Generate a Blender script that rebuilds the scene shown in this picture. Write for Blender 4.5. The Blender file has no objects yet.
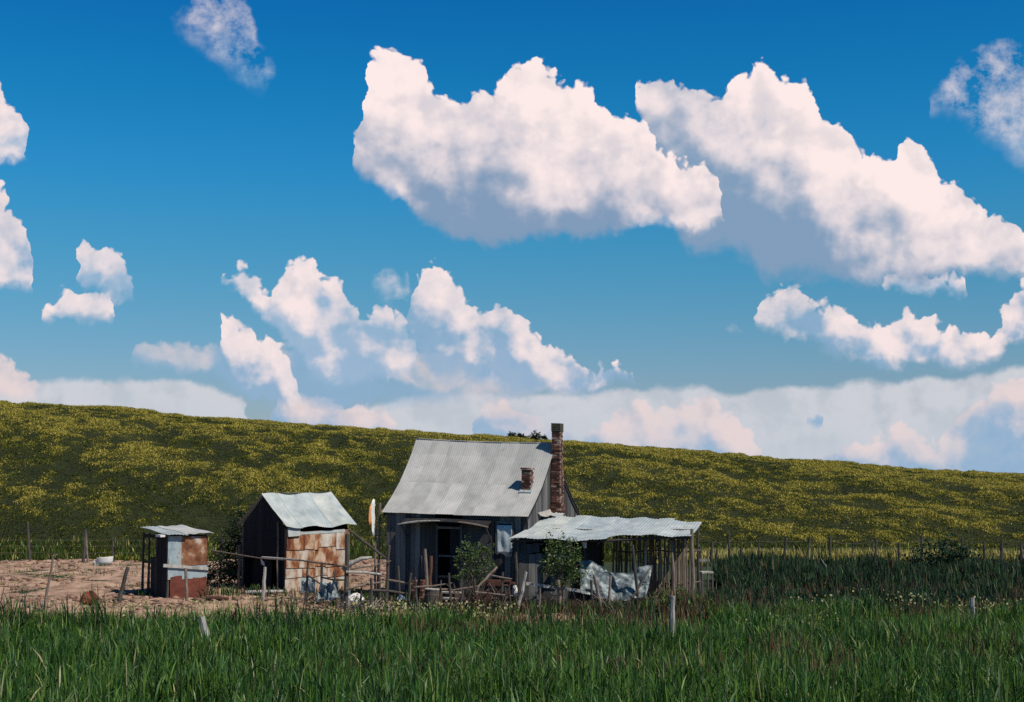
import bpy, math, random
import numpy as np
from mathutils import Vector, Matrix

random.seed(7)
rng = np.random.default_rng(11)
C = bpy.data.collections.new('place')
bpy.context.scene.collection.children.link(C)
R = math.radians

# ------------------------------------------------------------------ camera frame
F = 1422.2
HZ = 472.0
EYE = 4.7
PITCH = math.atan((HZ - 351.0) / F)
CP, SP = math.cos(PITCH), math.sin(PITCH)

def P(px, py, D):
    """world point at distance D (along Y) seen at this place in the view"""
    a, b = px - 512.0, 351.0 - py
    dy = -b * SP + F * CP
    dz = b * CP + F * SP
    k = D / dy
    return Vector((a * k, D, EYE + dz * k))

def GX(px, D):
    return P(px, HZ, D).x

def G(px, D, z=0.0):
    return Vector((GX(px, D), D, z))

def DG(py):
    return EYE * F / (py - HZ)

# ------------------------------------------------------------------ numeric noise
def vnoise(x, y, seed=0):
    x = np.asarray(x, float); y = np.asarray(y, float)
    xi = np.floor(x).astype(np.int64); yi = np.floor(y).astype(np.int64)
    xf = x - xi; yf = y - yi
    def h(a, b):
        n = (a * 374761393 + b * 668265263 + seed * 144665) & 0xffffffff
        n = ((n ^ (n >> 13)) * 1274126177) & 0xffffffff
        n = n ^ (n >> 16)
        return (n & 0xffff) / 65535.0
    u = xf * xf * (3 - 2 * xf); v = yf * yf * (3 - 2 * yf)
    return (h(xi, yi) * (1 - u) + h(xi + 1, yi) * u) * (1 - v) + (h(xi, yi + 1) * (1 - u) + h(xi + 1, yi + 1) * u) * v

def fbm(x, y, oct=4, seed=0):
    s = 0; a = 0.5; t = 0
    for i in range(oct):
        s = s + a * vnoise(x * 2 ** i, y * 2 ** i, seed + i * 17); t += a; a *= 0.5
    return s / t

# ------------------------------------------------------------------ materials
def new_mat(name):
    m = bpy.data.materials.new(name); m.use_nodes = True
    nt = m.node_tree
    return m, nt, nt.nodes['Principled BSDF']

def ramp(nt, fac, cols):
    r = nt.nodes.new('ShaderNodeValToRGB')
    e = r.color_ramp.elements
    while len(e) < len(cols): e.new(0.5)
    for i, (p, c) in enumerate(cols):
        e[i].position = p; e[i].color = (*c, 1)
    nt.links.new(fac, r.inputs[0])
    return r.outputs[0]

def noise(nt, vec, scale, detail=4, rough=0.55, stretch=None):
    n = nt.nodes.new('ShaderNodeTexNoise')
    n.inputs['Scale'].default_value = scale; n.inputs['Detail'].default_value = detail
    n.inputs['Roughness'].default_value = rough
    if stretch:
        mp = nt.nodes.new('ShaderNodeMapping'); mp.inputs['Scale'].default_value = stretch
        nt.links.new(vec, mp.inputs[0]); vec = mp.outputs[0]
    nt.links.new(vec, n.inputs['Vector'])
    return n.outputs[0]

def mixc(nt, a, b, f, mode='MIX'):
    m = nt.nodes.new('ShaderNodeMix'); m.data_type = 'RGBA'; m.blend_type = mode
    for s, v in ((m.inputs[6], a), (m.inputs[7], b), (m.inputs[0], f)):
        if isinstance(v, (int, float)): s.default_value = v
        elif isinstance(v, tuple): s.default_value = (*v, 1)
        else: nt.links.new(v, s)
    return m.outputs[2]

def surf(name, cols, scale=3, detail=5, rough=0.85, stretch=None, island=None, bump=0, bscale=20, spec=0.3, metal=0.0, extra=None):
    """colour ramp over noise, optional tint per loose piece, bump"""
    m, nt, bs = new_mat(name)
    tc = nt.nodes.new('ShaderNodeTexCoord'); geo = nt.nodes.new('ShaderNodeNewGeometry')
    vec = tc.outputs['Object']
    if island is not None:
        add = nt.nodes.new('ShaderNodeVectorMath'); add.operation = 'ADD'
        sc = nt.nodes.new('ShaderNodeVectorMath'); sc.operation = 'SCALE'; sc.inputs[3].default_value = 40
        cx = nt.nodes.new('ShaderNodeCombineXYZ')
        nt.links.new(geo.outputs['Random Per Island'], cx.inputs[0]); nt.links.new(geo.outputs['Random Per Island'], cx.inputs[1])
        nt.links.new(cx.outputs[0], sc.inputs[0]); nt.links.new(sc.outputs[0], add.inputs[1]); nt.links.new(vec, add.inputs[0])
        nvec = add.outputs[0]
    else: nvec = vec
    col = ramp(nt, noise(nt, nvec, scale, detail, 0.6, stretch), cols)
    if island is not None:
        ir = ramp(nt, geo.outputs['Random Per Island'], island)
        col = mixc(nt, col, ir, 1.0, 'MULTIPLY')
    if extra:   # (colour, scale, threshold)
        ec, es, et = extra
        ef = ramp(nt, noise(nt, nvec, es, 6, 0.65), [(et, (0, 0, 0)), (min(1, et + 0.12), (1, 1, 1))])
        col = mixc(nt, col, ec, ef)
    nt.links.new(col, bs.inputs['Base Color'])
    bs.inputs['Roughness'].default_value = rough; bs.inputs['Metallic'].default_value = metal
    bs.inputs['Specular IOR Level'].default_value = spec
    if bump:
        b = nt.nodes.new('ShaderNodeBump'); b.inputs['Strength'].default_value = bump; b.inputs['Distance'].default_value = 0.03
        nt.links.new(noise(nt, nvec, bscale, 4, 0.6, stretch), b.inputs['Height']); nt.links.new(b.outputs[0], bs.inputs['Normal'])
    return m

def leafmat(name, cols, rough=0.55, trans=0.25, spec=0.35):
    """each blade or leaf takes its own tint; some light passes through"""
    m, nt, bs = new_mat(name)
    geo = nt.nodes.new('ShaderNodeNewGeometry')
    col = ramp(nt, geo.outputs['Random Per Island'], cols)
    nt.links.new(col, bs.inputs['Base Color']); bs.inputs['Roughness'].default_value = rough
    bs.inputs['Specular IOR Level'].default_value = spec
    if trans:
        t = nt.nodes.new('ShaderNodeBsdfTranslucent'); nt.links.new(col, t.inputs[0])
        mx = nt.nodes.new('ShaderNodeMixShader'); mx.inputs[0].default_value = trans
        nt.links.new(bs.outputs[0], mx.inputs[1]); nt.links.new(t.outputs[0], mx.inputs[2])
        nt.links.new(mx.outputs[0], nt.nodes['Material Output'].inputs[0])
    return m

M = {}
M['tin'] = surf('tin_roofing', [(0.3, (.34, .335, .335)), (0.5, (.44, .435, .43)), (0.7, (.52, .51, .50))], 1.6, 8, 0.55, (1, 1, 0.3),
                island=[(0, (.78, .80, .80)), (.45, (.9, .9, .89)), (.8, (.95, .95, .95)), (1, (1.0, 1.0, 1.0))], bump=0.15, bscale=5, spec=0.4, metal=0.0, extra=((.30, .25, .21), 2.4, .62))
M['tin2'] = surf('patchy_tin', [(0.3, (.27, .32, .34)), (0.5, (.38, .42, .43)), (0.7, (.50, .52, .51))], 1.8, 7, 0.55, None,
                 island=[(0, (.8, .85, .9)), (.5, (1, 1, 1)), (1, (1.0, .97, .93))], bump=0.3, bscale=4, spec=0.4, extra=((.30, .22, .17), 2.2, .66))
M['rust'] = surf('rusty_tin', [(0.36, (.52, .44, .38)), (0.44, (.46, .31, .21)), (0.50, (.28, .11, .05)), (0.62, (.10, .03, .018))], 2.2, 8, 0.8, (1, 1, .55),
                 island=[(0, (.75, .70, .66)), (.5, (1, 1, 1)), (1, (1, .96, .92))], bump=0.25, bscale=6)
M['cream'] = surf('stained_cream_tin', [(0.36, (.60, .56, .53)), (0.48, (.50, .42, .36)), (0.56, (.33, .18, .10)), (.66, (.16, .06, .03))], 2.2, 8, 0.75, (1, 1, .55),
                  island=[(0, (.85, .85, .82)), (1, (1, 1, 1))], bump=0.25, bscale=6)
M['darkrust'] = surf('dark_red_rust', [(0.3, (.10, .028, .020)), (0.6, (.16, .045, .03)), (0.8, (.24, .10, .07))], 3, 6, 0.85, None, bump=0.3)
M['rust2'] = surf('orange_rust', [(0.36, (.46, .40, .36)), (0.45, (.26, .12, .06)), (0.60, (.11, .038, .022))], 1.7, 8, 0.8, None, bump=0.2)
M['paletin'] = surf('pale_blue_tin', [(0.3, (.20, .27, .31)), (0.55, (.33, .40, .43)), (0.72, (.28, .22, .19))], 3.5, 6, 0.6, None, bump=0.2)
M['board'] = surf('weathered_board', [(0.3, (.07, .07, .073)), (0.6, (.13, .127, .127)), (0.8, (.20, .195, .19))], 6, 6, 0.9, (1, 1, 0.08),
                  island=[(0, (.28, .28, .30)), (.5, (.75, .75, .75)), (.8, (1.2, 1.2, 1.18)), (1, (1.7, 1.68, 1.62))], bump=0.4, bscale=14)
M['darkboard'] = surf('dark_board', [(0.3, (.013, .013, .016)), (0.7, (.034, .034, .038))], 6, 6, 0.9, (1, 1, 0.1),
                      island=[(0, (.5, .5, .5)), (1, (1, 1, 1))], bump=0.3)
M['palewood'] = surf('bleached_wood', [(0.3, (.17, .16, .15)), (0.5, (.33, .31, .29)), (0.7, (.47, .45, .42))], 9, 8, 0.9, (1, 1, 0.25), bump=0.6)
M['pole'] = surf('old_pole', [(0.3, (.13, .105, .09)), (0.7, (.27, .22, .185))], 7, 6, 0.9, (1, 1, 0.3),
                 island=[(0, (.6, .6, .62)), (1, (1.1, 1.05, 1))], bump=0.4)
M['darkpole'] = surf('dark_pole', [(0.3, (.04, .037, .035)), (0.7, (.09, .08, .072))], 7, 6, 0.9, (1, 1, 0.3), bump=0.4)
M['brick'] = surf('old_brick', [(0.3, (.10, .05, .038)), (0.6, (.19, .092, .064)), (0.8, (.25, .17, .13))], 9, 5, 0.9, None,
                  island=[(0, (.25, .24, .26)), (.35, (.6, .5, .5)), (.7, (1.1, .95, .9)), (.86, (1.3, 1.2, 1.1)), (.9, (2.0, 2.6, 2.8)), (1, (2.3, 3.2, 3.6))], bump=0.4)
M['mortar'] = surf('mortar', [(0.3, (.16, .13, .12)), (0.7, (.30, .26, .23))], 12, 4, 0.95)
M['soot'] = surf('sooty_brick', [(0.3, (.045, .045, .03)), (0.7, (.10, .085, .06))], 12, 4, 0.95)
M['black'] = surf('interior_shade', [(0.3, (.006, .006, .009)), (0.7, (.014, .013, .016))], 5, 3, 0.95)  # near-black colour puts the cabin room's shade into the surface
M['white'] = surf('white_cloth', [(0.3, (.62, .60, .60)), (0.7, (.75, .73, .72))], 8, 4, 0.9)
M['bluewhite'] = surf('pale_plastic_sheet', [(0.3, (.05, .075, .09)), (0.48, (.13, .165, .18)), (0.64, (.28, .315, .325))], 5, 6, 0.5, None, bump=0.7, bscale=6, spec=0.5)
M['curtain'] = surf('pale_curtain', [(0.3, (.42, .50, .52)), (0.7, (.58, .64, .64))], 5, 5, 0.9, (3, 3, .4), bump=0.4)
M['orange'] = surf('orange_cloth', [(0.3, (.75, .26, .05)), (0.7, (.85, .36, .09))], 8, 4, 0.9)
M['redwood'] = surf('reddish_plank', [(0.3, (.09, .038, .028)), (0.7, (.17, .08, .055))], 6, 5, 0.9, None, island=[(0, (.6, .6, .6)), (1, (1, 1, 1))])
M['blue'] = surf('blue_enamel', [(0.3, (.10, .20, .42)), (0.7, (.16, .28, .50))], 6, 3, 0.4)
M['wire'] = surf('rusted_wire', [(0.3, (.10, .08, .07)), (0.7, (.18, .14, .12))], 6, 3, 0.7)
M['dirt'] = surf('bare_dirt', [(0.30, (.11, .066, .043)), (0.42, (.24, .15, .108)), (0.56, (.37, .245, .178)), (0.75, (.49, .35, .26))], 1.3, 10, 0.95, (1, .6, 1),
                 bump=0.9, bscale=5, extra=((.12, .10, .045), 1.4, .60))
M['clod'] = surf('clods', [(0.3, (.17, .10, .075)), (0.6, (.34, .22, .16)), (0.8, (.50, .38, .30))], 3, 5, 0.95, None, island=[(0, (.45, .45, .45)), (1, (1.1, 1, 1))], bump=0.6)
M['soil'] = surf('grassy_ground', [(0.3, (.014, .022, .009)), (0.6, (.028, .045, .014)), (0.8, (.05, .06, .02))], 0.6, 8, 0.95, None, bump=0.6, bscale=3)
M['hill'] = surf('hill_turf', [(0.3, (.010, .014, .004)), (0.55, (.018, .024, .006)), (0.75, (.035, .038, .009))], 0.35, 9, 0.95, (1, 1, 1), bump=0.8, bscale=2)
# plants
M['bladeA'] = leafmat('green_blade', [(0, (.014, .044, .007)), (.35, (.050, .125, .016)), (.7, (.105, .215, .030)), (.93, (.19, .30, .060)), (1, (.27, .32, .13))], 0.5, 0.4, 0.35)
M['bladeB'] = leafmat('blue_green_blade', [(0, (.012, .040, .010)), (.5, (.036, .105, .022)), (.85, (.075, .18, .040)), (1, (.17, .26, .13))], 0.45, 0.35, 0.4)
M['straw'] = leafmat('straw_blade', [(0, (.22, .20, .08)), (.5, (.34, .33, .15)), (1, (.42, .38, .22))], 0.6, 0.3)
M['redgrass'] = leafmat('red_seed_grass', [(0, (.05, .026, .018)), (.6, (.11, .055, .032)), (1, (.20, .14, .07))], 0.7, 0.2)
M['bloom'] = leafmat('yellow_bloom', [(0, (.22, .24, .06)), (.5, (.40, .37, .15)), (1, (.62, .56, .34))], 0.7, 0.3)
M['weed'] = leafmat('dark_weed_leaf', [(0, (.008, .020, .012)), (.6, (.018, .045, .022)), (.9, (.040, .075, .034)), (1, (.07, .11, .06))], 0.6, 0.15, 0.25)
M['hillA'] = leafmat('hill_green', [(0, (.026, .038, .005)), (.5, (.046, .062, .008)), (1, (.080, .098, .013))], 0.7, 0.2, 0.2)
M['hillM'] = leafmat('hill_olive', [(0, (.095, .105, .012)), (.5, (.165, .165, .020)), (1, (.26, .24, .034))], 0.7, 0.2, 0.2)
M['hillB'] = leafmat('hill_yellow', [(0, (.24, .21, .034)), (.5, (.38, .32, .055)), (1, (.56, .46, .10))], 0.7, 0.25, 0.2)
M['band'] = leafmat('pale_yellow_grass', [(0, (.24, .22, .05)), (.5, (.48, .42, .12)), (1, (.68, .58, .24))], 0.7, 0.25, 0.2)
M['leaf'] = leafmat('leaf', [(0, (.025, .055, .013)), (.6, (.075, .13, .03)), (1, (.16, .22, .07))], 0.45, 0.25, 0.4)
M['leafdark'] = leafmat('dark_leaf', [(0, (.008, .018, .008)), (.6, (.018, .036, .013)), (1, (.04, .06, .022))], 0.5, 0.15, 0.3)
M['bark'] = surf('bark', [(0.3, (.06, .045, .035)), (0.7, (.14, .11, .09))], 12, 4, 0.95)

# ------------------------------------------------------------------ mesh collecting
class MB:
    def __init__(s): s.v = []; s.f = []; s.m = []
    def add(s, vs, fs, mi=0):
        n = len(s.v); s.v += [tuple(v) for v in vs]; s.f += [tuple(i + n for i in f) for f in fs]; s.m += [mi] * len(fs); return s
    def hexa(s, c, mi=0):      # 8 corners: bottom 4 (ccw) then top 4
        return s.add(c, [(3, 2, 1, 0), (4, 5, 6, 7), (0, 1, 5, 4), (1, 2, 6, 5), (2, 3, 7, 6), (3, 0, 4, 7)], mi)
    def box(s, fr, a0, a1, b0, b1, z0, z1, mi=0):
        return s.hexa([fr(a0, b0, z0), fr(a1, b0, z0), fr(a1, b1, z0), fr(a0, b1, z0), fr(a0, b0, z1), fr(a1, b0, z1), fr(a1, b1, z1), fr(a0, b1, z1)], mi)
    def bar(s, p, q, w, h=None, mi=0, up=Vector((0, 0, 1))):
        h = h or w; p = Vector(p); q = Vector(q); d = (q - p).normalized()
        sd = d.cross(up)
        if sd.length < 1e-3: sd = d.cross(Vector((0, 1, 0)))
        sd.normalize(); u = sd.cross(d).normalized()
        c = []
        for o in (p, q):
            c += [o - sd * w / 2 - u * h / 2, o + sd * w / 2 - u * h / 2, o + sd * w / 2 + u * h / 2, o - sd * w / 2 + u * h / 2]
        return s.hexa(c, mi)
    def tube(s, pts, rad, n=7, mi=0, cap=True):
        pts = [Vector(p) for p in pts]; k = len(pts); vs = []; fs = []
        if isinstance(rad, (int, float)): rad = [rad] * k
        for i, p in enumerate(pts):
            d = (pts[min(i + 1, k - 1)] - pts[max(i - 1, 0)]).normalized()
            a = d.cross(Vector((0.13, 1, 0.07)))
            if a.length < .05: a = d.cross(Vector((1, 0, 0)))
            a.normalize(); b = d.cross(a)
            for j in range(n):
                t = 2 * math.pi * j / n; vs.append(p + (a * math.cos(t) + b * math.sin(t)) * rad[i])
        for i in range(k - 1):
            for j in range(n): fs.append((i * n + j, i * n + (j + 1) % n, (i + 1) * n + (j + 1) % n, (i + 1) * n + j))
        if cap: fs.append(tuple(reversed(range(n)))); fs.append(tuple(range((k - 1) * n, k * n)))
        return s.add(vs, fs, mi)
    def build(s, name, mats, parent=None, smooth=False, label=None):
        me = bpy.data.meshes.new(name); me.from_pydata(s.v, [], s.f)
        if not isinstance(mats, (list, tuple)): mats = [mats]
        for m in mats: me.materials.append(m)
        me.polygons.foreach_set('material_index', s.m)
        if smooth: me.polygons.foreach_set('use_smooth', [True] * len(me.polygons))
        me.update()
        o = bpy.data.objects.new(name, me); C.objects.link(o)
        if parent is not None:
            o.parent = parent; o.matrix_parent_inverse = Matrix.Translation(parent.location).inverted()
        if label: o['label'] = label
        return o

def npmesh(name, verts, faces_flat, loops_per, mat_idx, mats, smooth=False):
    me = bpy.data.meshes.new(name); nv = len(verts); nf = len(loops_per)
    me.vertices.add(nv); me.vertices.foreach_set('co', np.asarray(verts, np.float32).ravel())
    me.loops.add(len(faces_flat)); me.loops.foreach_set('vertex_index', np.asarray(faces_flat, np.int32))
    me.polygons.add(nf); ls = np.concatenate([[0], np.cumsum(loops_per)[:-1]]).astype(np.int32)
    me.polygons.foreach_set('loop_start', ls)
    me.polygons.foreach_set('loop_total', np.asarray(loops_per, np.int32))
    for m in mats: me.materials.append(m)
    me.polygons.foreach_set('material_index', np.asarray(mat_idx, np.int32))
    if smooth: me.polygons.foreach_set('use_smooth', np.ones(nf, bool))
    me.update(calc_edges=True)
    o = bpy.data.objects.new(name, me); C.objects.link(o); return o

def tag(o, label=None, cat=None, group=None, kind=None):
    if label: o['label'] = label
    if cat: o['category'] = cat
    if group: o['group'] = group
    if kind: o['kind'] = kind
    return o

def thing(name, loc, label, cat, group=None):
    e = bpy.data.objects.new(name, None); C.objects.link(e); e.location = loc; e.empty_display_size = 0.2
    return tag(e, label, cat, group)

def crooked(p, q, r0, r1, n=6, wob=0.02, sides=7, mb=None, mi=0):
    p = Vector(p); q = Vector(q); mb = mb or MB(); pts = []; rad = []
    for i in range(n):
        t = i / (n - 1); o = Vector((random.uniform(-wob, wob), random.uniform(-wob, wob), 0)) if 0 < i < n - 1 else Vector((0, 0, 0))
        pts.append(p.lerp(q, t) + o); rad.append((r0 + (r1 - r0) * t) * random.uniform(.88, 1.12))
    return mb.tube(pts, rad, sides, mi)

def frame(cx, cy, yaw):
    """u along the ridge to the right (nearer for positive yaw), v towards the viewer"""
    u = Vector((math.cos(yaw), -math.sin(yaw), 0)); v = Vector((-math.sin(yaw), -math.cos(yaw), 0)); o = Vector((cx, cy, 0))
    def fr(a, b, z): return o + u * a + v * b + Vector((0, 0, z))
    fr.u, fr.v = u, v
    return fr

# ------------------------------------------------------------------ terrain
YB, YC = 74.0, 112.0
CR_PX = np.array([-900, -300, 0, 130, 260, 400, 500, 620, 750, 870, 1024, 1400, 2200])
CR_PY = np.array([372, 384, 399, 407, 418, 427.5, 434, 441.5, 453, 463, 473.5, 486, 500])
def crest_z(x):
    px = 512 + x * F / YC
    py = np.interp(px, CR_PX, CR_PY) + 5.0
    b = 351 - py
    return EYE + (b * CP + F * SP) / (-b * SP + F * CP) * YC
def clump(x, y):
    """tussocks drawn out along gullies that run down to the right"""
    q0 = (x - .8 * y) * .78; w0 = (.8 * x + y) * .78
    return fbm(x / .95, y / 1.35, 3, 300) * .62 + fbm(q0 / 6.5, w0 / 1.7, 3, 333) * .38
def hill_z(x, y):
    x = np.asarray(x, float); y = np.asarray(y, float)
    t = (y - YB) / (YC - YB)
    s = np.where(t <= 1, np.sin(np.pi / 2 * np.clip(t, 0, 1)) ** 1.25, np.cos(np.pi / 2 * np.clip((t - 1) / 1.6, 0, 1)))
    z = crest_z(x) * s
    bump = (fbm(x / 5.0, y / 3.4, 4, 3) - .5) * 0.6 + (clump(x, y) - .4) * 0.42
    return z + bump * np.clip(t * 4, 0, 1) * np.clip((2.6 - t), 0, 1) - 0.25 * (1 - np.clip(t * 8, 0, 1)) - np.clip(t - 2.4, 0, 1) * 1.0

def grid_obj(name, xs, ys, zf, mat, smooth=True):
    X, Y = np.meshgrid(xs, ys); Z = zf(X, Y)
    v = np.stack([X, Y, Z], -1).reshape(-1, 3); nx, ny = len(xs), len(ys)
    i = np.arange(nx * ny).reshape(ny, nx)
    f = np.stack([i[:-1, :-1], i[:-1, 1:], i[1:, 1:], i[1:, :-1]], -1).reshape(-1)
    n = (nx - 1) * (ny - 1)
    return npmesh(name, v, f, np.full(n, 4), np.zeros(n), [mat], smooth)

g = grid_obj('ground', np.concatenate([[-4000, -1500, -500], np.linspace(-150, 150, 61), [500, 1500, 4000]]),
             np.concatenate([[-1500, -300, -60], np.linspace(-20, 180, 61), [400, 1200, 6000]]), lambda x, y: x * 0 + 0.0, M['soil'])
tag(g, 'dark grassy ground of the field', None, None, 'structure')
h = grid_obj('hill', np.concatenate([np.linspace(-130, -56, 60)[:-1], np.linspace(-55, 62, 560), np.linspace(63, 150, 60)]), np.concatenate([np.linspace(73, 118, 170), np.linspace(119, 178, 40)]), hill_z, M['hill'])
tag(h, 'long green hillside rising behind the farmyard', None, None, 'structure')

# bare dirt yard: lumpy sheet a little above the ground
def yard_near(x):
    return 42.6 + (fbm(x / 2.0, x * 0 + 3.3, 3, 5) - .5) * 5.5
def dirt_z(X, Y):
    e = np.clip((Y - yard_near(X)) / 1.2, 0, 1) * np.clip((np.where(Y > 50.5, 2.2, 8.5) - X) / 2, 0, 1) * np.clip((76.2 - Y) / .7, 0, 1)
    return -0.08 + e * (0.10 + (fbm(X / 1.6, Y / 1.6, 4, 21) - .4) * 0.26 + (fbm(X / .35, Y / .35, 3, 31) - .5) * 0.15)
d = grid_obj('dirt', np.linspace(-48, 11, 420), np.linspace(40, 77, 320), dirt_z, M['dirt'])
tag(d, 'bare trampled tan dirt of the farmyard', None, None, 'structure')
def gz(x, y): return max(0.0, float(dirt_z(np.array(float(x)), np.array(float(y))))) if x < 10 and 41 < y < 76 else 0.0

# clods and bits lying on the dirt (nobody could count them)
vs, fl = [], []
octv = np.array([[1, 0, 0], [0, 1, 0], [-1, 0, 0], [0, -1, 0], [0, 0, 1], [0, 0, -1]], float)
octf = np.array([[0, 1, 4], [1, 2, 4], [2, 3, 4], [3, 0, 4], [1, 0, 5], [2, 1, 5], [3, 2, 5], [0, 3, 5]])
NC = 11000
cxs = rng.uniform(-32, 2, NC); cys = rng.uniform(42.5, 75, NC)
keep = fbm(cxs / 2.5, cys / 2.5, 3, 77) > 0.42; cxs = cxs[keep]; cys = cys[keep]
cz = np.maximum(dirt_z(cxs, cys), 0)
for k in range(len(cxs)):
    s_ = abs(rng.normal(0, .045)) + .015
    a = octv * np.array([s_ * rng.uniform(.7, 2.0), s_ * rng.uniform(.7, 1.6), s_ * rng.uniform(.4, .9)]) * rng.uniform(.75, 1.25, (6, 1))
    vs.append(a + [cxs[k], cys[k], cz[k] + s_ * .2]); fl.append(octf + 6 * k)
o = npmesh('clods', np.concatenate(vs), np.concatenate(fl).ravel(), np.full(len(cxs) * 8, 3), np.zeros(len(cxs) * 8), [M['clod']])
tag(o, 'loose clods and crumbs of earth on the bare yard', None, None, 'stuff')

# ------------------------------------------------------------------ grass
def blades(name, x, y, z, hgt, wid, lean, mats, mi, segs=3, droop=0.35, lean_dir=None):
    n = len(x)
    ang = rng.uniform(0, 2 * np.pi, n); ld = rng.uniform(0, 2 * np.pi, n) if lean_dir is None else lean_dir
    wx, wy = np.cos(ang) * wid / 2, np.sin(ang) * wid / 2
    V = np.empty((n, 2 * segs + 1, 3))
    for k in range(segs + 1):
        t = k / segs; off = lean * (t ** 2) ; cz_ = z + hgt * (t - droop * np.clip(lean / hgt, 0, 1) * t ** 3)
        px_, py_ = x + np.cos(ld) * off, y + np.sin(ld) * off
        if k < segs:
            w = (1 - 0.25 * t)
            V[:, 2 * k] = np.stack([px_ - wx * w, py_ - wy * w, cz_], -1); V[:, 2 * k + 1] = np.stack([px_ + wx * w, py_ + wy * w, cz_], -1)
        else: V[:, 2 * k] = np.stack([px_, py_, cz_], -1)
    base = (np.arange(n) * (2 * segs + 1))[:, None]
    loc = []; per = []
    for k in range(segs - 1):
        loc += [2 * k, 2 * k + 1, 2 * k + 3, 2 * k + 2]; per.append(4)
    loc += [2 * segs - 2, 2 * segs - 1, 2 * segs]; per.append(3)
    fl_ = (base + np.array(loc)).ravel()
    return npmesh(name, V.reshape(-1, 3), fl_, np.tile(per, n), np.repeat(mi, len(per)), mats)

def spread(n, y0, y1, pad=8.0, pw=1.0):
    n = int(n * 1.5)
    """positions even per square metre over the widening strip the field fills"""
    w0, w1 = y0 * .37 + pad, y1 * .37 + pad
    y = rng.uniform(y0, y1, n * 2); k = rng.uniform(0, 1, n * 2) < (y * .37 + pad) / w1; y = y[k][:n]
    x = rng.uniform(-1, 1, len(y)) * (y * .37 + pad)
    return x, y

# near field of tall grass
x, y = spread(230000, 20.0, 46.5)
far = yard_near(x) + 0.6 + 1.6 * np.clip((x + 4) / 3, 0, 1)
dens = fbm(x / 1.1, y / 1.1, 3, 40)
k = (y < far) & (rng.uniform(0, 1, len(x)) < 0.35 + 1.1 * np.clip(dens - .3, 0, 1) * 1.8); x, y, dens = x[k], y[k], dens[k]
big = fbm(x / 2.6, y / 2.6, 3, 50)
hgt = (0.30 + 0.62 * big + 1.0 * (dens - .5)) * rng.uniform(.45, 1.30, len(x))
edge = np.clip((yard_near(x) + 1.0 - y) / 6.0, 0.0, 1); hgt *= 0.55 + 0.45 * np.where(x > 6, 1, edge)
u_ = rng.uniform(0, 1, len(x)); tint = fbm(x / 4, y / 2.5, 3, 60)
mi = np.where(u_ < .015, 2, np.where(u_ < .30 + .6 * (tint - .3), 1, 0))
hgt = np.where((mi == 2), hgt * 1.12, hgt)
o = blades('grass', x, y, x * 0 - .02, hgt, np.where(rng.uniform(0, 1, len(x)) < .12, rng.uniform(.035, .06, len(x)), rng.uniform(.012, .034, len(x))), np.abs(rng.normal(.15, .28, len(x))) * hgt, [M['bladeA'], M['bladeB'], M['straw']], mi, 4)
tag(o, 'tall lush green grass filling the near field', None, None, 'stuff')

# longer blades that stick out above the rest
x, y = spread(22000, 21.0, 43.5); k = (y < yard_near(x)) & (fbm(x / 2.0, y / 1.5, 3, 90) > .5); x, y = x[k], y[k]
hgt = rng.uniform(.65, 1.25, len(x)) * (0.75 + .25 * np.clip((38 - y) / 10, 0, 1))
o = blades('tall_grass', x, y, x * 0, hgt, rng.uniform(.018, .044, len(x)), np.abs(rng.normal(.22, .30, len(x))), [M['bladeA'], M['bladeB'], M['straw']],
           rng.choice([0, 1, 1, 2], len(x), p=[.48, .25, .25, .02]), 5, .6)
tag(o, 'longer arching grass blades standing above the near field', None, None, 'stuff')

# reddish seed grasses, centre and right
n = 17000; x, y = spread(n, 30.0, 52.0)
k = (fbm(x / 2.2, y / 2.2, 3, 120) > .555 - .10 * (y > 42) * (x > 3)) & (x > -3 + (y - 40) * .1) & ((y < yard_near(x) + 2) | (x > 5)); x, y = x[k], y[k]
o = blades('seed_grass', x, y, x * 0, rng.uniform(.55, 1.05, len(x)), rng.uniform(.012, .03, len(x)), np.abs(rng.normal(.12, .1, len(x))), [M['redgrass'], M['straw']],
           rng.choice([0, 1], len(x), p=[.93, .07]), 3)
tag(o, 'thin reddish seed grasses mixed through the green', None, None, 'stuff')

# dark tall weeds in the band on the right
n = 90000
y = rng.uniform(45, 63, n); x = rng.uniform(4.5, 30, n)
k = (x > 5.2 + (y - 45) * .18 + fbm(y / 2, y * 0, 2, 5) * 1.5); x, y = x[k], y[k]
den = fbm(x / 1.7, y / 1.7, 3, 140)
hgt = (0.38 + 1.10 * den) * rng.uniform(.6, 1.2, len(x)) * (0.62 + .38 * np.clip((y - 46) / 8, 0, 1))
u_ = rng.uniform(0, 1, len(x))
o = blades('weeds', x, y, x * 0, hgt, rng.uniform(.025, .06, len(x)), np.abs(rng.normal(.18, .15, len(x))), [M['weed'], M['bladeB'], M['redgrass']],
           np.where(u_ < .80, 0, np.where(u_ < .93, 1, 2)), 4, .4)
tag(o, 'band of tall dark leafy weeds right of the lean-to shed', None, None, 'stuff')

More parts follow.
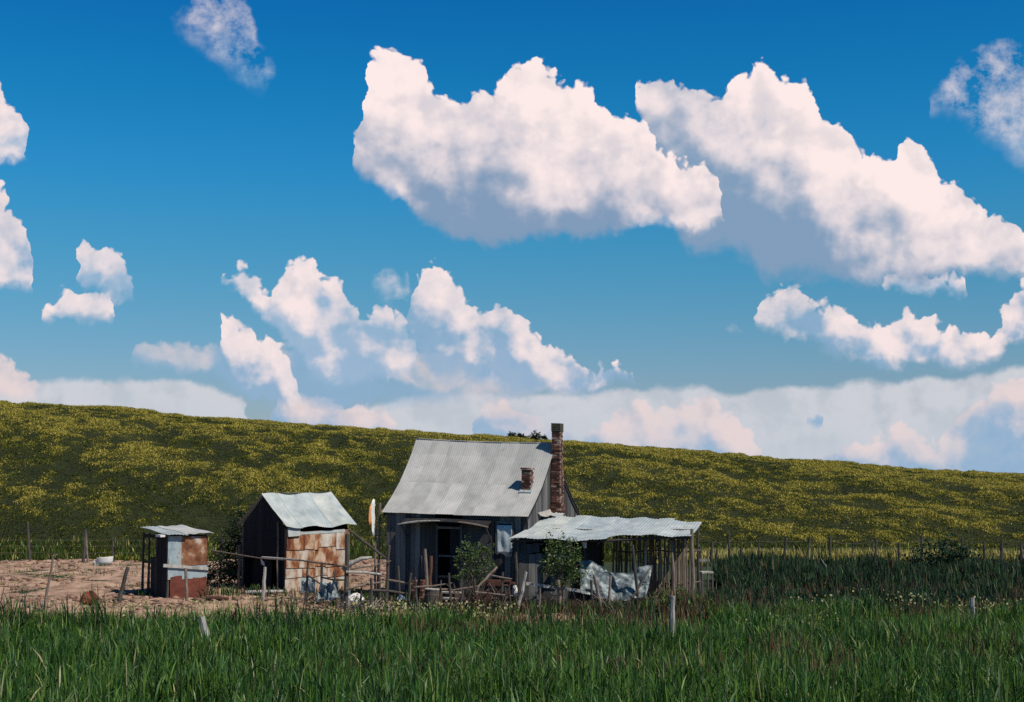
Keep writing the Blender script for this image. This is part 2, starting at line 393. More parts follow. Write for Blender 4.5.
# small yellow flowered weeds
def blooms(name, spots, label, n=110, r=(.75, .5), hz=(.25, .72)):
    X = []; Y = []
    for (px, D, m) in spots:
        c = G(px, D); X.append(rng.normal(c.x, r[0] * m, int(n * m))); Y.append(rng.normal(c.y, r[1] * m, int(n * m)))
    X = np.concatenate(X); Y = np.concatenate(Y); Z = rng.uniform(hz[0], hz[1], len(X)); s = rng.uniform(.014, .034, len(X))
    V = np.empty((len(X), 4, 3)); a = rng.uniform(0, 6.28, len(X))
    for j, (q, e) in enumerate(((0, 0), (1, .2), (1.1, 1.0), (.1, .9))):
        V[:, j] = np.stack([X + (np.cos(a) * (q - .5)) * 2 * s, Y + (np.sin(a) * (q - .5) + .3 * e) * 2 * s, Z + (e - .5) * 2 * s], -1)
    o = npmesh(name, V.reshape(-1, 3), np.arange(len(X) * 4), np.full(len(X), 4), np.zeros(len(X)), [M['bloom']])
    x_ = X + rng.normal(0, .05, len(X))
    b = blades(name, x_, Y, x_ * 0, Z * rng.uniform(.8, 1.1, len(X)), rng.uniform(.015, .03, len(X)), np.abs(rng.normal(.08, .05, len(X))), [M['bladeA'], M['straw']], rng.choice([0, 1], len(X), p=[.75, .25]), 2)
    for q in (o, b): tag(q, label, None, None, 'stuff')
    b.name = 'weed_stems'; b['label'] = 'green stems of ' + label
    return o
blooms('yellow_weeds', [(112, 43.8, 1.2), (130, 43.5, .8), (205, 44.5, 1.1), (222, 44, .8), (60, 42, .5), (320, 43.5, .6)], 'pale yellow flowering weeds at the edge of the dirt')
blooms('yellow_weeds', [(405, 44.2, 1.0), (425, 43.8, 1), (445, 44, 1.0), (470, 44.2, .8), (495, 44, .9), (385, 44.5, .7), (360, 44.5, .5)], 'pale yellow flowering weeds before the cabin yard')
blooms('yellow_weeds', [(800, 40.5, .9), (960, 45, 1.2), (990, 45, 1.2), (1015, 45, 1.3), (870, 50, 1.0), (905, 48, .8), (810, 47, .8), (950, 44, .7)], 'pale yellow flowering weeds in the right field', 90)

# sparse green sprigs growing on the dirt
x = rng.uniform(-30, 4, 30000); y = rng.uniform(43, 76.5, 30000)
k = (fbm(x / 2.2, y / 1.6, 4, 200) > .57 - .16 * np.clip((x + 6) / 6, 0, 1) - .30 * np.clip((45.5 - y) / 2, 0, 1)); x, y = x[k], y[k]
o = blades('sprigs', x, y, x * 0 - .01, rng.uniform(.10, .32, len(x)), rng.uniform(.012, .03, len(x)), rng.uniform(.02, .12, len(x)), [M['bladeA'], M['straw'], M['redgrass']],
           rng.choice([0, 1, 2], len(x), p=[.5, .28, .22]), 2)
tag(o, 'sparse sprigs and dry stubble on the yard', None, None, 'stuff')

# hillside grass
n = 1000000
y = YB + .3 + (YC + 5 - YB) * rng.uniform(0, 1, n); x = rng.uniform(-1, 1, n) * (y * .385 + 7)
z = hill_z(x, y)
cl = clump(x, y); big = fbm((x - .8 * y) / 11, (.8 * x + y) / 3.6, 3, 310); fine = fbm(x / .55, y / .45, 2, 320)
t = (y - YB) / (YC - YB)
fac = (cl - .5) * 1.7 + (big - .5) * 1.0 + (fine - .5) * .75 + 0.72 * np.clip(t, 0, .9) - 0.42 - .35 * np.clip(.14 - t, 0, 1) * 4
v_ = rng.normal(0, .17, n) + fac
hm = np.where(v_ > .13, 2, np.where(v_ > -.12, 1, 0))
hgt = (0.05 + 0.22 * np.clip(cl - .30, 0, 1)) * rng.uniform(.5, 1.4, n) + (hm == 2) * .03
k = rng.uniform(0, 1, n) < .80 + cl * .4; x, y, z, hgt, hm = x[k], y[k], z[k], hgt[k], hm[k]
o = blades('hill_grass', x, y, z - .02, hgt, rng.uniform(.025, .065, len(x)), rng.uniform(.03, .20, len(x)), [M['hillA'], M['hillM'], M['hillB']], hm, 2)
tag(o, 'olive and yellow tufted grass over the hillside', None, None, 'stuff')

# strip of pale yellow grass along the foot of the hill
n = 26000; x = rng.uniform(7, 34, n); y = rng.normal(74.8, .6, n); k = rng.uniform(0, 1, n) < .25 + 1.3 * np.clip(fbm(x / 3, y * 0, 3, 400) - .3, 0, 1) * np.where(x < 22, 1, .5); x, y = x[k], y[k]
o = blades('yellow_grass', x, y, x * 0, rng.uniform(.40, .85, len(x)), rng.uniform(.04, .08, len(x)), rng.uniform(.05, .25, len(x)), [M['band'], M['hillA']], rng.choice([0, 1], len(x), p=[.8, .2]), 2)
tag(o, 'strip of pale yellow grass along the foot of the hill', None, None, 'stuff')
n = 30000; x = rng.uniform(-34, 34, n); y = rng.uniform(71.5, 78, n); k = (x > 8) | (y > 75.2); x, y = x[k], y[k]
o = blades('verge_grass', x, y, np.maximum(hill_z(x, y), 0) - .02, rng.uniform(.12, .45, len(x)), rng.uniform(.03, .07, len(x)), rng.uniform(.03, .15, len(x)), [M['hillA'], M['bladeA'], M['band']], rng.choice([0, 1, 2], len(x), p=[.62, .30, .08]), 2)
tag(o, 'dark rough grass where the yard meets the hill', None, None, 'stuff')

# ------------------------------------------------------------------ tin sheets with real corrugation
def tin_roof(mb, prof, L0, L1, fr, sheet=.66, pitch=.090, amp=.0032, jag=0.0, sag=None, over=.03, mi=0, step=4, lift=0.012):
    """prof: list of (b, z) from ridge to eave; one corrugated strip per sheet, each its own loose piece"""
    # dense profile
    pr = []
    for i in range(len(prof) - 1):
        (b0, z0), (b1, z1) = prof[i], prof[i + 1]
        m = 3
        for j in range(m): pr.append((b0 + (b1 - b0) * j / m, z0 + (z1 - z0) * j / m))
    pr.append(prof[-1])
    a = L0; idx = 0
    while a < L1 - .05:
        e = min(a + sheet + over, L1 + .02)
        na = max(3, int((e - a) / pitch * step)); ext = random.uniform(-jag, jag); lf = (idx % 2) * lift
        vs = []; fs = []
        for i, (b, z) in enumerate(pr):
            if i == len(pr) - 1:
                (bq, zq) = pr[i - 1]; l = math.hypot(b - bq, z - zq); b, z = b + (b - bq) / l * ext, z + (z - zq) / l * ext
            for j in range(na + 1):
                aa = a + (e - a) * j / na
                zz = z + amp * math.sin(2 * math.pi * aa / pitch) + lf + (sag(aa, i / (len(pr) - 1)) if sag else 0)
                vs.append(fr(aa, b, zz))
        m = na + 1
        for i in range(len(pr) - 1):
            for j in range(na): fs.append((i * m + j, (i + 1) * m + j, (i + 1) * m + j + 1, i * m + j + 1))
        # thickness
        nb = len(vs); vs += [v - Vector((0, 0, .003)) for v in vs]
        fs += [tuple(nb + q for q in reversed(f)) for f in fs]
        for j in range(na):
            fs.append(((len(pr) - 1) * m + j, nb + (len(pr) - 1) * m + j, nb + (len(pr) - 1) * m + j + 1, (len(pr) - 1) * m + j + 1))
            fs.append((j + 1, nb + j + 1, nb + j, j))
        for i in range(len(pr) - 1):
            fs.append((i * m, nb + i * m, nb + (i + 1) * m, (i + 1) * m)); fs.append(((i + 1) * m + na, nb + (i + 1) * m + na, nb + i * m + na, i * m + na))
        mb.add(vs, fs, mi); a += sheet; idx += 1
    return mb

def brick_stack(mb, fr, a0, a1, b0, b1, z0, z1, course=.078, bl=.21, mi=0, mm=1):
    """courses of separate bricks round a mortar core"""
    g_ = .012; t = .10
    mb.box(fr, a0 + .014, a1 - .014, b0 + .014, b1 - .014, z0, z1 - .03, mm)
    z = z0; r = 0
    while z < z1 - .02:
        zt = min(z + course - g_, z1)
        for side in range(4):
            lo, hi = ((a0, a1) if side < 2 else (b0 + t, b1 - t))
            s = lo + (-bl / 2 if (r + side) % 2 else 0)
            while s < hi:
                p, q = max(s, lo), min(s + bl - g_, hi)
                if q - p > .03:
                    j = random.uniform(-.006, .008)
                    if side == 0: mb.box(fr, p, q, b1 - t, b1 + j, z, zt, mi)
                    elif side == 1: mb.box(fr, p, q, b0 - j, b0 + t, z, zt, mi)
                    elif side == 2: mb.box(fr, a1 - t, a1 + j, p, q, z, zt, mi)
                    else: mb.box(fr, a0 - j, a0 + t, p, q, z, zt, mi)
                s += bl
        z += course; r += 1
    return mb

def boards(mb, fn, L0, L1, wid=.19, gap=.008, th=.022, miss=0.0, mi=0):
    """vertical boards; fn(a) -> (bottom, top, inner, outer) corner function"""
    a = L0
    while a < L1 - .02:
        w = min(wid * random.uniform(.75, 1.2), L1 - a)
        if random.random() >= miss:
            j = random.uniform(-.008, .008)
            fn(mb, a, a + w - gap, j, th, mi)
        a += w
    return mb

# ------------------------------------------------------------------ the cabin
H0 = frame(-1.0, 53.0, R(20))
def HF(a, b, z): return H0(a, b, z - 0.030 * a * (z / 5))
cabin = thing('cabin', HF(0, 0, 0), 'weathered board cabin with big curved tin roof and brick chimney', 'cabin')
RZ, EZ = 5.88, 3.22
prof = [(-0.02, RZ), (0.42, RZ - .56), (0.95, RZ - 1.10), (1.45, RZ - 1.58), (2.2, RZ - 2.13), (3.02, EZ)]
def roof_z(b):
    b = abs(b)
    for i in range(len(prof) - 1):
        if b <= prof[i + 1][0]: return prof[i][1] + (prof[i + 1][1] - prof[i][1]) * (b - prof[i][0]) / (prof[i + 1][0] - prof[i][0])
    return prof[-1][1]
RL, RR = -2.80, 2.74
sagf = lambda a, t: -0.07 * math.cos(a / 2.7 * 1.3) * (1 - .6 * t)
up_prof = prof[:4]; low_prof = [(1.43, RZ - 1.565)] + prof[4:]
mb = MB()
tin_roof(mb, up_prof, RL, RR, HF, sheet=.69, jag=.0, sag=sagf)
def HFl(a, b, z): return HF(a, b, z - .004)
tin_roof(mb, low_prof, RL, RR, HFl, sheet=.69, jag=.012, sag=lambda a, t: sagf(a, 1.0) * (1 - .4 * t))
def HFb(a, b, z): return HF(-a, -b, z)
tin_roof(mb, prof, -RR, -RL, HFb, sheet=.69, sag=lambda a, t: sagf(-a, t))
roof = mb.build('roof', M['tin'], cabin)
mb = MB(); mb.tube([HF(a, 0, RZ + .00 + sagf(a, 0)) for a in np.linspace(RL, RR, 9)], .02, 8)
mb.build('ridge_cap', M['tin'], roof, True)
for a in (RL + .05, RR - .07):      # dark edge boards under the tin
    mb = MB()
    for sg in (1, -1):
        for i in range(len(prof) - 1):
            (b0, z0), (b1, z1) = prof[i], prof[i + 1]
            mb.box(lambda p, q, z, b0=b0, b1=b1, z0=z0, z1=z1: HF(a + p, sg * (b0 + (b1 - b0) * q), z0 + (z1 - z0) * q + z + sagf(a, 0) * .6), 0, .04, 0, 1, -.20, -.04)
    mb.build('rafter', M['darkboard'], roof)

FL = .62
mb = MB()
WA, WB = 2.66, 2.84
def wall_front(mb, a0, a1, j, th, mi, sg=1):
    if sg > 0 and a0 > -.80 and a1 < .30: return
    z1 = roof_z(WB) - .12; z0 = FL - .1 + random.uniform(-.06, .03)
    if sg > 0 and a0 > 1.45 and a1 < 2.2:
        mb.box(HF, a0, a1, sg * WB + j, sg * (WB + th) + j, z0, 1.95, mi); mb.box(HF, a0, a1, sg * WB + j, sg * (WB + th) + j, 2.98, z1, mi); return
    mb.box(HF, a0, a1, sg * WB + j, sg * (WB + th) + j, z0, z1, mi)
boards(mb, wall_front, -WA, WA, .20, .012)
boards(mb, lambda *k: wall_front(*k, sg=-1), -WA, WA, .22)
def wall_side(mb, b0, b1, j, th, mi, sg=1):
    z0 = FL - .1
    a_ = sg * WA + j
    c = []
    for z in (z0, None):
        for (a, b) in ((a_, b0), (a_ + sg * th, b0), (a_ + sg * th, b1), (a_, b1)):
            c.append(HF(a, b, z if z is not None else roof_z(b) - .10 + sagf(a, 0) * .8))
    mb.hexa(c, mi)
boards(mb, wall_side, -WB, WB, .21, .012)
boards(mb, lambda *k: wall_side(*k, sg=-1), -WB, WB, .21, .012)
mb.build('wall', M['board'], cabin)
mb = MB(); mb.box(HF, -WA + .1, WA - .1, -WB + .1, WB - .12, FL, FL + .06); mb.box(HF, -WA + .05, WA - .05, WB - .9, WB - .86, FL, 3.3); mb.box(HF, -WA + .05, WA - .05, WB - .12, WB - .09, FL, 1.0)  # floor plus upright near-black sheets standing in for shade behind the doorway
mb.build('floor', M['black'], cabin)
for b in (WB - .03, -WB):
    mb = MB(); mb.box(HF, -WA, WA, b, b + .05, FL - .28, FL - .12); mb.build('sill_beam', M['darkboard'], cabin)
for a in (-2.3, -.8, .8, 2.3):
    for b in (2.6, -2.6):
        mb = MB(); brick_stack(mb, HF, a - .15, a + .15, b - .15, b + .15, -.05, FL - .3, bl=.2)
        mb.build('pier', [M['brick'], M['mortar']], cabin)
# plank door half open on the dark room
DA = -.68
mb = MB(); mb.box(HF, DA - .08, DA, WB - .02, WB + .05, FL - .1, 2.85); mb.box(HF, DA + .85, DA + .93, WB - .02, WB + .05, FL - .1, 2.85); mb.box(HF, DA, DA + .85, WB - .02, WB + .05, 2.70, 2.78)
df = mb.build('door_frame', M['board'], cabin)
mb = MB()
for i in range(3): mb.box(HF, DA + .46 + i * .125, DA + .575 + i * .125, WB - .05, WB - .022, FL, 2.68)
dr = mb.build('door', M['darkboard'], cabin, label='dark plank door leaf filling the right of the opening')
for z in (1.72, 1.0):
    mb = MB(); mb.box(HF, DA + .02, DA + .83, WB - .02, WB + .008, z, z + .07); mb.build('brace', M['board'], dr)
mb = MB(); mb.box(HF, DA + .48, DA + .51, WB - .02, WB + .05, 1.5, 1.62); mb.build('handle', M['darkpole'], dr)
# window with pale curtain
mb = MB()
mb.box(HF, 1.50, 1.56, WB, WB + .06, 1.9, 3.02); mb.box(HF, 2.12, 2.18, WB, WB + .06, 1.9, 3.02); mb.box(HF, 1.56, 2.12, WB, WB + .06, 1.9, 1.97); mb.box(HF, 1.56, 2.12, WB, WB + .06, 2.95, 3.02)
w = mb.build('window', M['board'], cabin)
vs = []; fs = []
for i in range(15):
    for j in range(8):
        a_ = 1.56 + .56 * i / 14; vs.append(HF(a_, WB + .055 + .010 * math.sin(i * .9 + j * .3) + .012 * math.sin(j * 1.3 + i * .4), 1.85 + 1.05 * j / 7 + (.07 * math.sin(i * .45) if j == 0 else 0)))
for i in range(14):
    for j in range(7): fs.append((i * 8 + j, (i + 1) * 8 + j, (i + 1) * 8 + j + 1, i * 8 + j + 1))
mb = MB(); mb.add(vs, fs); cu = mb.build('curtain', M['curtain'], w, True); md = cu.modifiers.new('t', 'SOLIDIFY'); md.thickness = .01
# low awning over the door, its bent front edge catching the light
mb = MB(); N_ = 14
def awz(a): return 3.05 - .045 * (a * 1.15) ** 2
for i in range(N_):
    a0, a1 = -1.9 + 3.3 * i / N_, -1.9 + 3.3 * (i + 1) / N_ - .01
    mb.hexa([HF(a0, WB + .05, 3.05), HF(a1, WB + .05, 3.05), HF(a1, WB + .60, awz(a1 + .25) - .09), HF(a0, WB + .60, awz(a0 + .25) - .09),
             HF(a0, WB + .05, 3.075), HF(a1, WB + .05, 3.075), HF(a1, WB + .60, awz(a1 + .25) - .065), HF(a0, WB + .60, awz(a0 + .25) - .065)])
aw = mb.build('awning', M['darkboard'], cabin)
mb = MB(); pts = [HF(a_, WB + .63, awz(a_ + .25) - .05) for a_ in np.linspace(-1.95, -.35, 7)]; mb.tube(pts, [.02, .035, .04, .04, .035, .03, .02]); mb.build('edge_pole', M['palewood'], aw)
mb = MB(); pts = [HF(a_, WB + .63, awz(a_ + .25) - .05) for a_ in np.linspace(.35, 1.45, 6)]; mb.tube(pts, [.02, .035, .035, .035, .03, .03]); mb.build('edge_pole', M['pole'], aw)
for a_ in (-1.85, 1.32):
    mb = MB(); mb.tube([HF(a_, WB + .03, 2.35), HF(a_, WB + .55, 2.84)], .03); mb.build('bracket', M['darkpole'], aw)
# steps
mb = MB()
for i, z in enumerate((.15, .32, .50)): mb.box(HF, -.72, .35, WB + .75 - .28 * i, WB + 1.05 - .28 * i, z, z + .05)
mb.box(HF, -.72, -.66, WB + .05, WB + 1.0, 0, .14); mb.box(HF, .29, .35, WB + .05, WB + 1.0, 0, .14)
mb.build('steps', M['palewood'], cabin)
# big chimney on the right gable
mb = MB()
def CH(a, b, z): return HF(a, b, z)
brick_stack(mb, CH, WA + .05, WA + .42, -.10, .42, -.05, 3.6)
brick_stack(mb, CH, WA + .055, WA + .40, -.07, .39, 3.6, 4.9)
brick_stack(mb, CH, WA + .06, WA + .38, -.02, .34, 4.9, 6.32)
ch = mb.build('chimney', [M['brick'], M['mortar']], cabin)
mb = MB(); brick_stack(mb, CH, WA + .045, WA + .395, -.035, .355, 6.285, 6.58); mb.build('chimney_top', [M['soot'], M['soot']], ch)
# small stack through the front slope
sz = roof_z(1.60)
mb = MB(); brick_stack(mb, HF, 2.06, 2.40, 1.42, 1.76, sz - .35, sz + .66); sc_ = mb.build('chimney', [M['brick'], M['mortar']], roof, label='short brick stack on the front slope')
mb = MB(); brick_stack(mb, HF, 2.03, 2.43, 1.39, 1.79, sz + .66, sz + .73, bl=.24); mb.build('chimney_cap', [M['brick'], M['mortar']], roof)
mb = MB(); mb.hexa([HF(2.00, 1.40, roof_z(1.40) + .02), HF(2.46, 1.40, roof_z(1.40) + .02), HF(2.46, 1.86, roof_z(1.86) + .02), HF(2.00, 1.86, roof_z(1.86) + .02),
                    HF(2.00, 1.40, roof_z(1.40) + .05), HF(2.46, 1.40, roof_z(1.40) + .05), HF(2.46, 1.86, roof_z(1.86) + .05), HF(2.00, 1.86, roof_z(1.86) + .05)])
mb.build('flashing', M['paletin'], roof)

# ------------------------------------------------------------------ lean-to shed on the right
def bil(p00, p10, p11, p01):
    def f(s, t, dz=0.0): return (p00 * (1 - s) + p10 * s) * (1 - t) + (p01 * (1 - s) + p11 * s) * t + Vector((0, 0, dz))
    return f
SF0, SF1, SB1, SB0 = P(509, 539.5, 48.3), P(689, 535.5, 47.6), P(701, 521.5, 51.0), P(548, 515.5, 51.2)
rf = bil(SF0, SF1, SB1, SB0)
lean = thing('lean_to_shed', G(600, 49.5), 'open lean-to shed with wavy tin roof on rough poles beside the cabin', 'shed')
mb = MB(); nS = 11
for i in range(nS):
    s0, s1 = i / nS, (i + 1.1) / nS
    na, nt_ = 22, 6; ext = random.uniform(-.05, .04) - (.10 if 3.6 < i < 5.4 else 0); ext2 = random.uniform(-.04, .05); off = .018 * (i % 2) + random.uniform(0, .01)
    vs = []; fs = []
    for q in range(nt_ + 1):
        for j in range(na + 1):
            s = s0 + (s1 - s0) * j / na; t = ext + (1 + ext2 - ext) * q / nt_
            wav = .006 * math.sin(2 * math.pi * s * 6.3 / .12) + .05 * math.sin(s * 9.5 + 1.0) * (1 - .5 * t) + .03 * math.sin(s * 23 + i)
            vs.append(rf(s, t, wav + off - .05 * math.sin(math.pi * t)))
    m = na + 1
    for q in range(nt_):
        for j in range(na): fs.append((q * m + j, q * m + j + 1, (q + 1) * m + j + 1, (q + 1) * m + j))
    mb.add(vs, fs)
ro = mb.build('roof', M['tin2'], lean); md = ro.modifiers.new('thick', 'SOLIDIFY'); md.thickness = .008
mb = MB()   # rafters and purlins
for t in (.04, .5, .95): mb.tube([rf(s, t, -.10 + .03 * math.sin(s * 9)) for s in np.linspace(.0, 1, 8)], .045)
for s in np.linspace(.02, .98, 7): mb.tube([rf(s, t, -.19) for t in (0, .5, 1)], .04)
mb.build('rafters', M['darkpole'], ro)
# curled sheet joining cabin and shed roof
mb = MB(); vs = []; fs = []
pa, pb, pc, pd = P(531, 513, 50.2), P(560, 518, 50.9), P(566, 514.5, 52.2), P(545, 509, 51.5)
f4 = bil(pa, pb, pc, pd)
for q in range(5):
    for j in range(13): vs.append(f4(j / 12, q / 4, .05 * math.sin(j * .9) + .02 * math.sin(j * 2.6)))
for q in range(4):
    for j in range(12): fs.append((q * 13 + j, q * 13 + j + 1, (q + 1) * 13 + j + 1, (q + 1) * 13 + j))
mb.add(vs, fs); cs = mb.build('curled_sheet', M['palewood'], lean); md = cs.modifiers.new('thick', 'SOLIDIFY'); md.thickness = .012
# left room: front and side boards, dark back
def VZ(p, z): return Vector((p.x, p.y, z))
def bwall(mb, p, q, z0, zt, wid=.2, miss=0, th=.025, jig=.05, mi=0):
    p = Vector(p); q = Vector(q); d = q - p; L = d.length; d.normalize(); nrm = Vector((d.y, -d.x, 0)); a = 0
    while a < L - .02:
        w = min(wid * random.uniform(.7, 1.2), L - a)
        if random.random() >= miss:
            j = random.uniform(-.008, .01); z_0 = z0 + random.uniform(-jig, jig); z_1 = (zt(a / L) if callable(zt) else zt) + random.uniform(-jig, jig) * .5
            A, B = p + d * a + nrm * j, p + d * (a + w - .012) + nrm * j
            mb.hexa([VZ(A, z_0), VZ(B, z_0), VZ(B + -nrm * th, z_0), VZ(A - nrm * th, z_0), VZ(A, z_1), VZ(B, z_1), VZ(B - nrm * th, z_1), VZ(A - nrm * th, z_1)], mi)
        a += w
    return mb
q0, q1 = G(519, 48.5), G(578, 48.3); r0, r1 = G(552, 50.9), G(604, 50.7)
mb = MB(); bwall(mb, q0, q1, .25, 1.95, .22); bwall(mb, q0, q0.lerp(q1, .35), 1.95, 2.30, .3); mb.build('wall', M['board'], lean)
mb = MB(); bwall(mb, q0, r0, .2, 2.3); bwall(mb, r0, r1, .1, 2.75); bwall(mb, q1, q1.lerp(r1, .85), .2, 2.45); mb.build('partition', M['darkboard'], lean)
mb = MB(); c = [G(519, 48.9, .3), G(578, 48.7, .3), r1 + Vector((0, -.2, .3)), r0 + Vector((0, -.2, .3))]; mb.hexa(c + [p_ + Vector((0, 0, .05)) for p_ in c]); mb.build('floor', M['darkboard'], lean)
# rough pale lintel pieces on the front wall
mb = MB(); mb.bar(P(549, 552, 48.2), P(549.5, 574, 48.2), .11, .02, up=Vector((0, 1, 0))); mb.build('batten', M['pole'], lean)
# back wall of upright stakes
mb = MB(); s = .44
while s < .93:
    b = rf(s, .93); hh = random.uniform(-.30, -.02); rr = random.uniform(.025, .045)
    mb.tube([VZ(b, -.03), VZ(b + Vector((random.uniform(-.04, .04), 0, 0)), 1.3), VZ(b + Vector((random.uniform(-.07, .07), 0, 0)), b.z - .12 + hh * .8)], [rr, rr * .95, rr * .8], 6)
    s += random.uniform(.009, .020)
bwall(mb, VZ(rf(.44, 1.0), 0), VZ(rf(.92, 1.0), 0), 0, .85, .25, jig=.1)  # low boards added as dark backing for the shadow behind the plastic sheet
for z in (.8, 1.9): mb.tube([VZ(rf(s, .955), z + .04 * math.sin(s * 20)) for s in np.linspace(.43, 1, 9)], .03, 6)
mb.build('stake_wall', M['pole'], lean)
# posts holding the front and right end
for (a_, b_, D, r_, mt) in (((692, 529), (693, 592), 48.0, .075, 'pole'), ((672, 541), (674, 596), 47.9, .06, 'pole'), ((645, 541), (645, 572), 50.2, .075, 'palewood'), ((584, 541), (586, 600), 48.3, .05, 'darkpole'),
                           ((632.5, 545), (640, 604), 47.5, .06, 'darkpole'), ((698, 523), (699, 585), 51.0, .05, 'darkpole'), ((660, 540), (659, 580), 50.6, .05, 'pole'), ((516, 541), (517, 603), 48.4, .06, 'darkpole')):
    p_ = P(b_[0], b_[1], D); p_.z = -.05; q_ = P(a_[0], a_[1], D)
    mb = MB(); crooked(p_, q_, r_, r_ * .85, mb=mb); mb.build('post', M[mt], lean)
mb = MB(); crooked(P(584, 541.5, 48.3), P(585, 548, 48.3), .09, .05, mb=mb, n=3); mb.build('hanging_rag', M['white'], lean)

# crumpled pale sheet hung along the shed front
def crumple(name, c00, c10, c11, c01, mat, nx=36, ny=16, amp=.08, scale=.25, seed=1, wavy=.06, parent=None, th=.012):
    f = bil(c00, c10, c11, c01); nrm = (c10 - c00).cross(c01 - c00).normalized(); vs = []; fs = []
    L, Hh = (c10 - c00).length, (c01 - c00).length
    for j in range(ny + 1):
        for i in range(nx + 1):
            s, t = i / nx, j / ny; x_, y_ = s * L / scale, t * Hh / scale
            n1 = float(fbm(np.array(x_ + .4 * y_), np.array(y_), 4, seed)) - .5
            rid = abs(float(vnoise(np.array(x_ * 1.3), np.array(y_ * .8 + 7), seed + 5)) - .5)
            e = float(vnoise(np.array(s * 7.3), np.array(t * 3.1), seed + 9)) - .5
            vs.append(f(s + e * .02, t, wavy * e * (1 if t > .5 else .6)) + nrm * (n1 * amp * 2 + (.5 - rid) * amp * .8))
    m = nx + 1
    for j in range(ny):
        for i in range(nx): fs.append((j * m + i, j * m + i + 1, (j + 1) * m + i + 1, (j + 1) * m + i))
    mb = MB(); mb.add(vs, fs); o = mb.build(name, mat, parent, False); md = o.modifiers.new('t', 'SOLIDIFY'); md.thickness = th
    return o
o = crumple('plastic_sheet', P(581, 597, 47.9), P(646, 600, 47.5), P(652, 570, 48.0), P(580, 566, 48.4), M['bluewhite'], 60, 26, .17, .42, 4, .42)
tag(o, 'crumpled pale blue plastic sheet slumped under the lean-to roof', 'sheet')

# ------------------------------------------------------------------ tin patched coop
Kc = G(286.5, 55.6); KY = R(-43)
K0 = frame(Kc.x, Kc.y, KY)    # origin at the near corner: a runs right, b towards viewer-left
def KF(a, b, z): return K0(a, b - 0, z)
coop = thing('tin_coop', Kc, 'tall patched barn of rusty tin sheets with steep pale roof', 'barn')
KL, KW = 2.98, 3.1
kr, ke = 3.86, 2.62
kprof = [(0.0, kr), (KW / 2 * .5, kr - .62), (KW / 2 + .22, ke - .03)]
def KR(a, b, z): return KF(a, b - KW / 2, z + .0 * a)
mb = MB(); tin_roof(mb, kprof, -.12, KL + .25, KR, sheet=.75, jag=.05, amp=.007, sag=lambda a, t: -.05 * math.sin(a * 1.1) + .04 * math.sin(a * 4 + t * 3))
tin_roof(mb, kprof, -KL - .2, .12, lambda a, b, z: KR(-a, -b, z), sheet=.75, jag=.04, amp=.007)
kro = mb.build('roof', M['tin2'], coop)
def kz(b):   # b from -KW..0, roof underside
    d_ = abs(b + KW / 2); return kr - .02 - (kr - ke) * d_ / (KW / 2) - .06
mb = MB()
mats_ = [M['rust'], M['cream'], M['darkrust'], M['paletin']]
rows = [(2.45, 2.02), (1.98, 1.36), (1.34, .92), (.90, .04)]
z_t = 2.36
for ri, (zt_, zb_, lay) in enumerate(((2.36, 1.72, [0, 0, 1, 1]), (1.76, .98, [0, 1, 0, 0, 1]), (1.00, .60, [1, 0, 1, 0]), (.64, .02, [1, 3, 1, 1]))):
    a = .0; n_ = len(lay)
    for i, mi_ in enumerate(lay):
        w_ = KL / n_ * random.uniform(.75, 1.2); e = min(a + w_ + .03, KL)
        if i == n_ - 1: e = KL
        o_ = .03 * (3 - ri) + .006 * (i % 2); t0, t1 = random.uniform(-.03, .06), random.uniform(-.03, .06)
        b0, b1 = random.uniform(-.09, .05), random.uniform(-.09, .05)
        mb.hexa([KF(a, o_, zb_ + b0), KF(e, o_, zb_ + b1), KF(e, o_ + .005, zb_ + b1), KF(a, o_ + .005, zb_ + b0), KF(a, o_, zt_ + t0), KF(e, o_, zt_ + t1), KF(e, o_ + .005, zt_ + t1), KF(a, o_ + .005, zt_ + t0)], mi_)
        a += w_
mb.build('patched_wall', mats_, coop, label='front wall of overlapping rusty and cream tin patches')
mb = MB()
mb.hexa([KF(.02, .16, 2.20), KF(.55, .16, 2.22), KF(.56, .17, 2.22), KF(.03, .17, 2.20), KF(.0, .11, 2.62), KF(.62, .11, 2.60), KF(.62, .12, 2.60), KF(0, .12, 2.62)])
mb.hexa([KF(.60, .10, 2.26), KF(2.75, .10, 2.30), KF(2.75, .11, 2.30), KF(.6, .11, 2.26), KF(.60, .09, 2.36), KF(2.75, .09, 2.42), KF(2.75, .10, 2.42), KF(.6, .10, 2.36)])
mb.build('flap', M['tin2'], coop)
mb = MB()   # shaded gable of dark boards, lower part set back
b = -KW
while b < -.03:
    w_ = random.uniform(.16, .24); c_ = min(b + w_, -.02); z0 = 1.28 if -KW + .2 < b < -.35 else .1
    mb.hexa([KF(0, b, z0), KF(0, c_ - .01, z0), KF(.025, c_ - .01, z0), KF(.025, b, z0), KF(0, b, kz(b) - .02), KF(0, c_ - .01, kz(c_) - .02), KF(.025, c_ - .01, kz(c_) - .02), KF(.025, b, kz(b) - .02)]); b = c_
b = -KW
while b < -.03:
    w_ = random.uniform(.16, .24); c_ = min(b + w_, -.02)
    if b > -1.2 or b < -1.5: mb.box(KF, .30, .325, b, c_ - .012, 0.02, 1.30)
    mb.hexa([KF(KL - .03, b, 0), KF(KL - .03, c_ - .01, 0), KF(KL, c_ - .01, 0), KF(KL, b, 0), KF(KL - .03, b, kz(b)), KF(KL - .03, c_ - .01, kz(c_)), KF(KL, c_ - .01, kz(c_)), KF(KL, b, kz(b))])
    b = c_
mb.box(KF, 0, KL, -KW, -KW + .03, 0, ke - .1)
mb.build('gable_wall', M['darkboard'], coop)
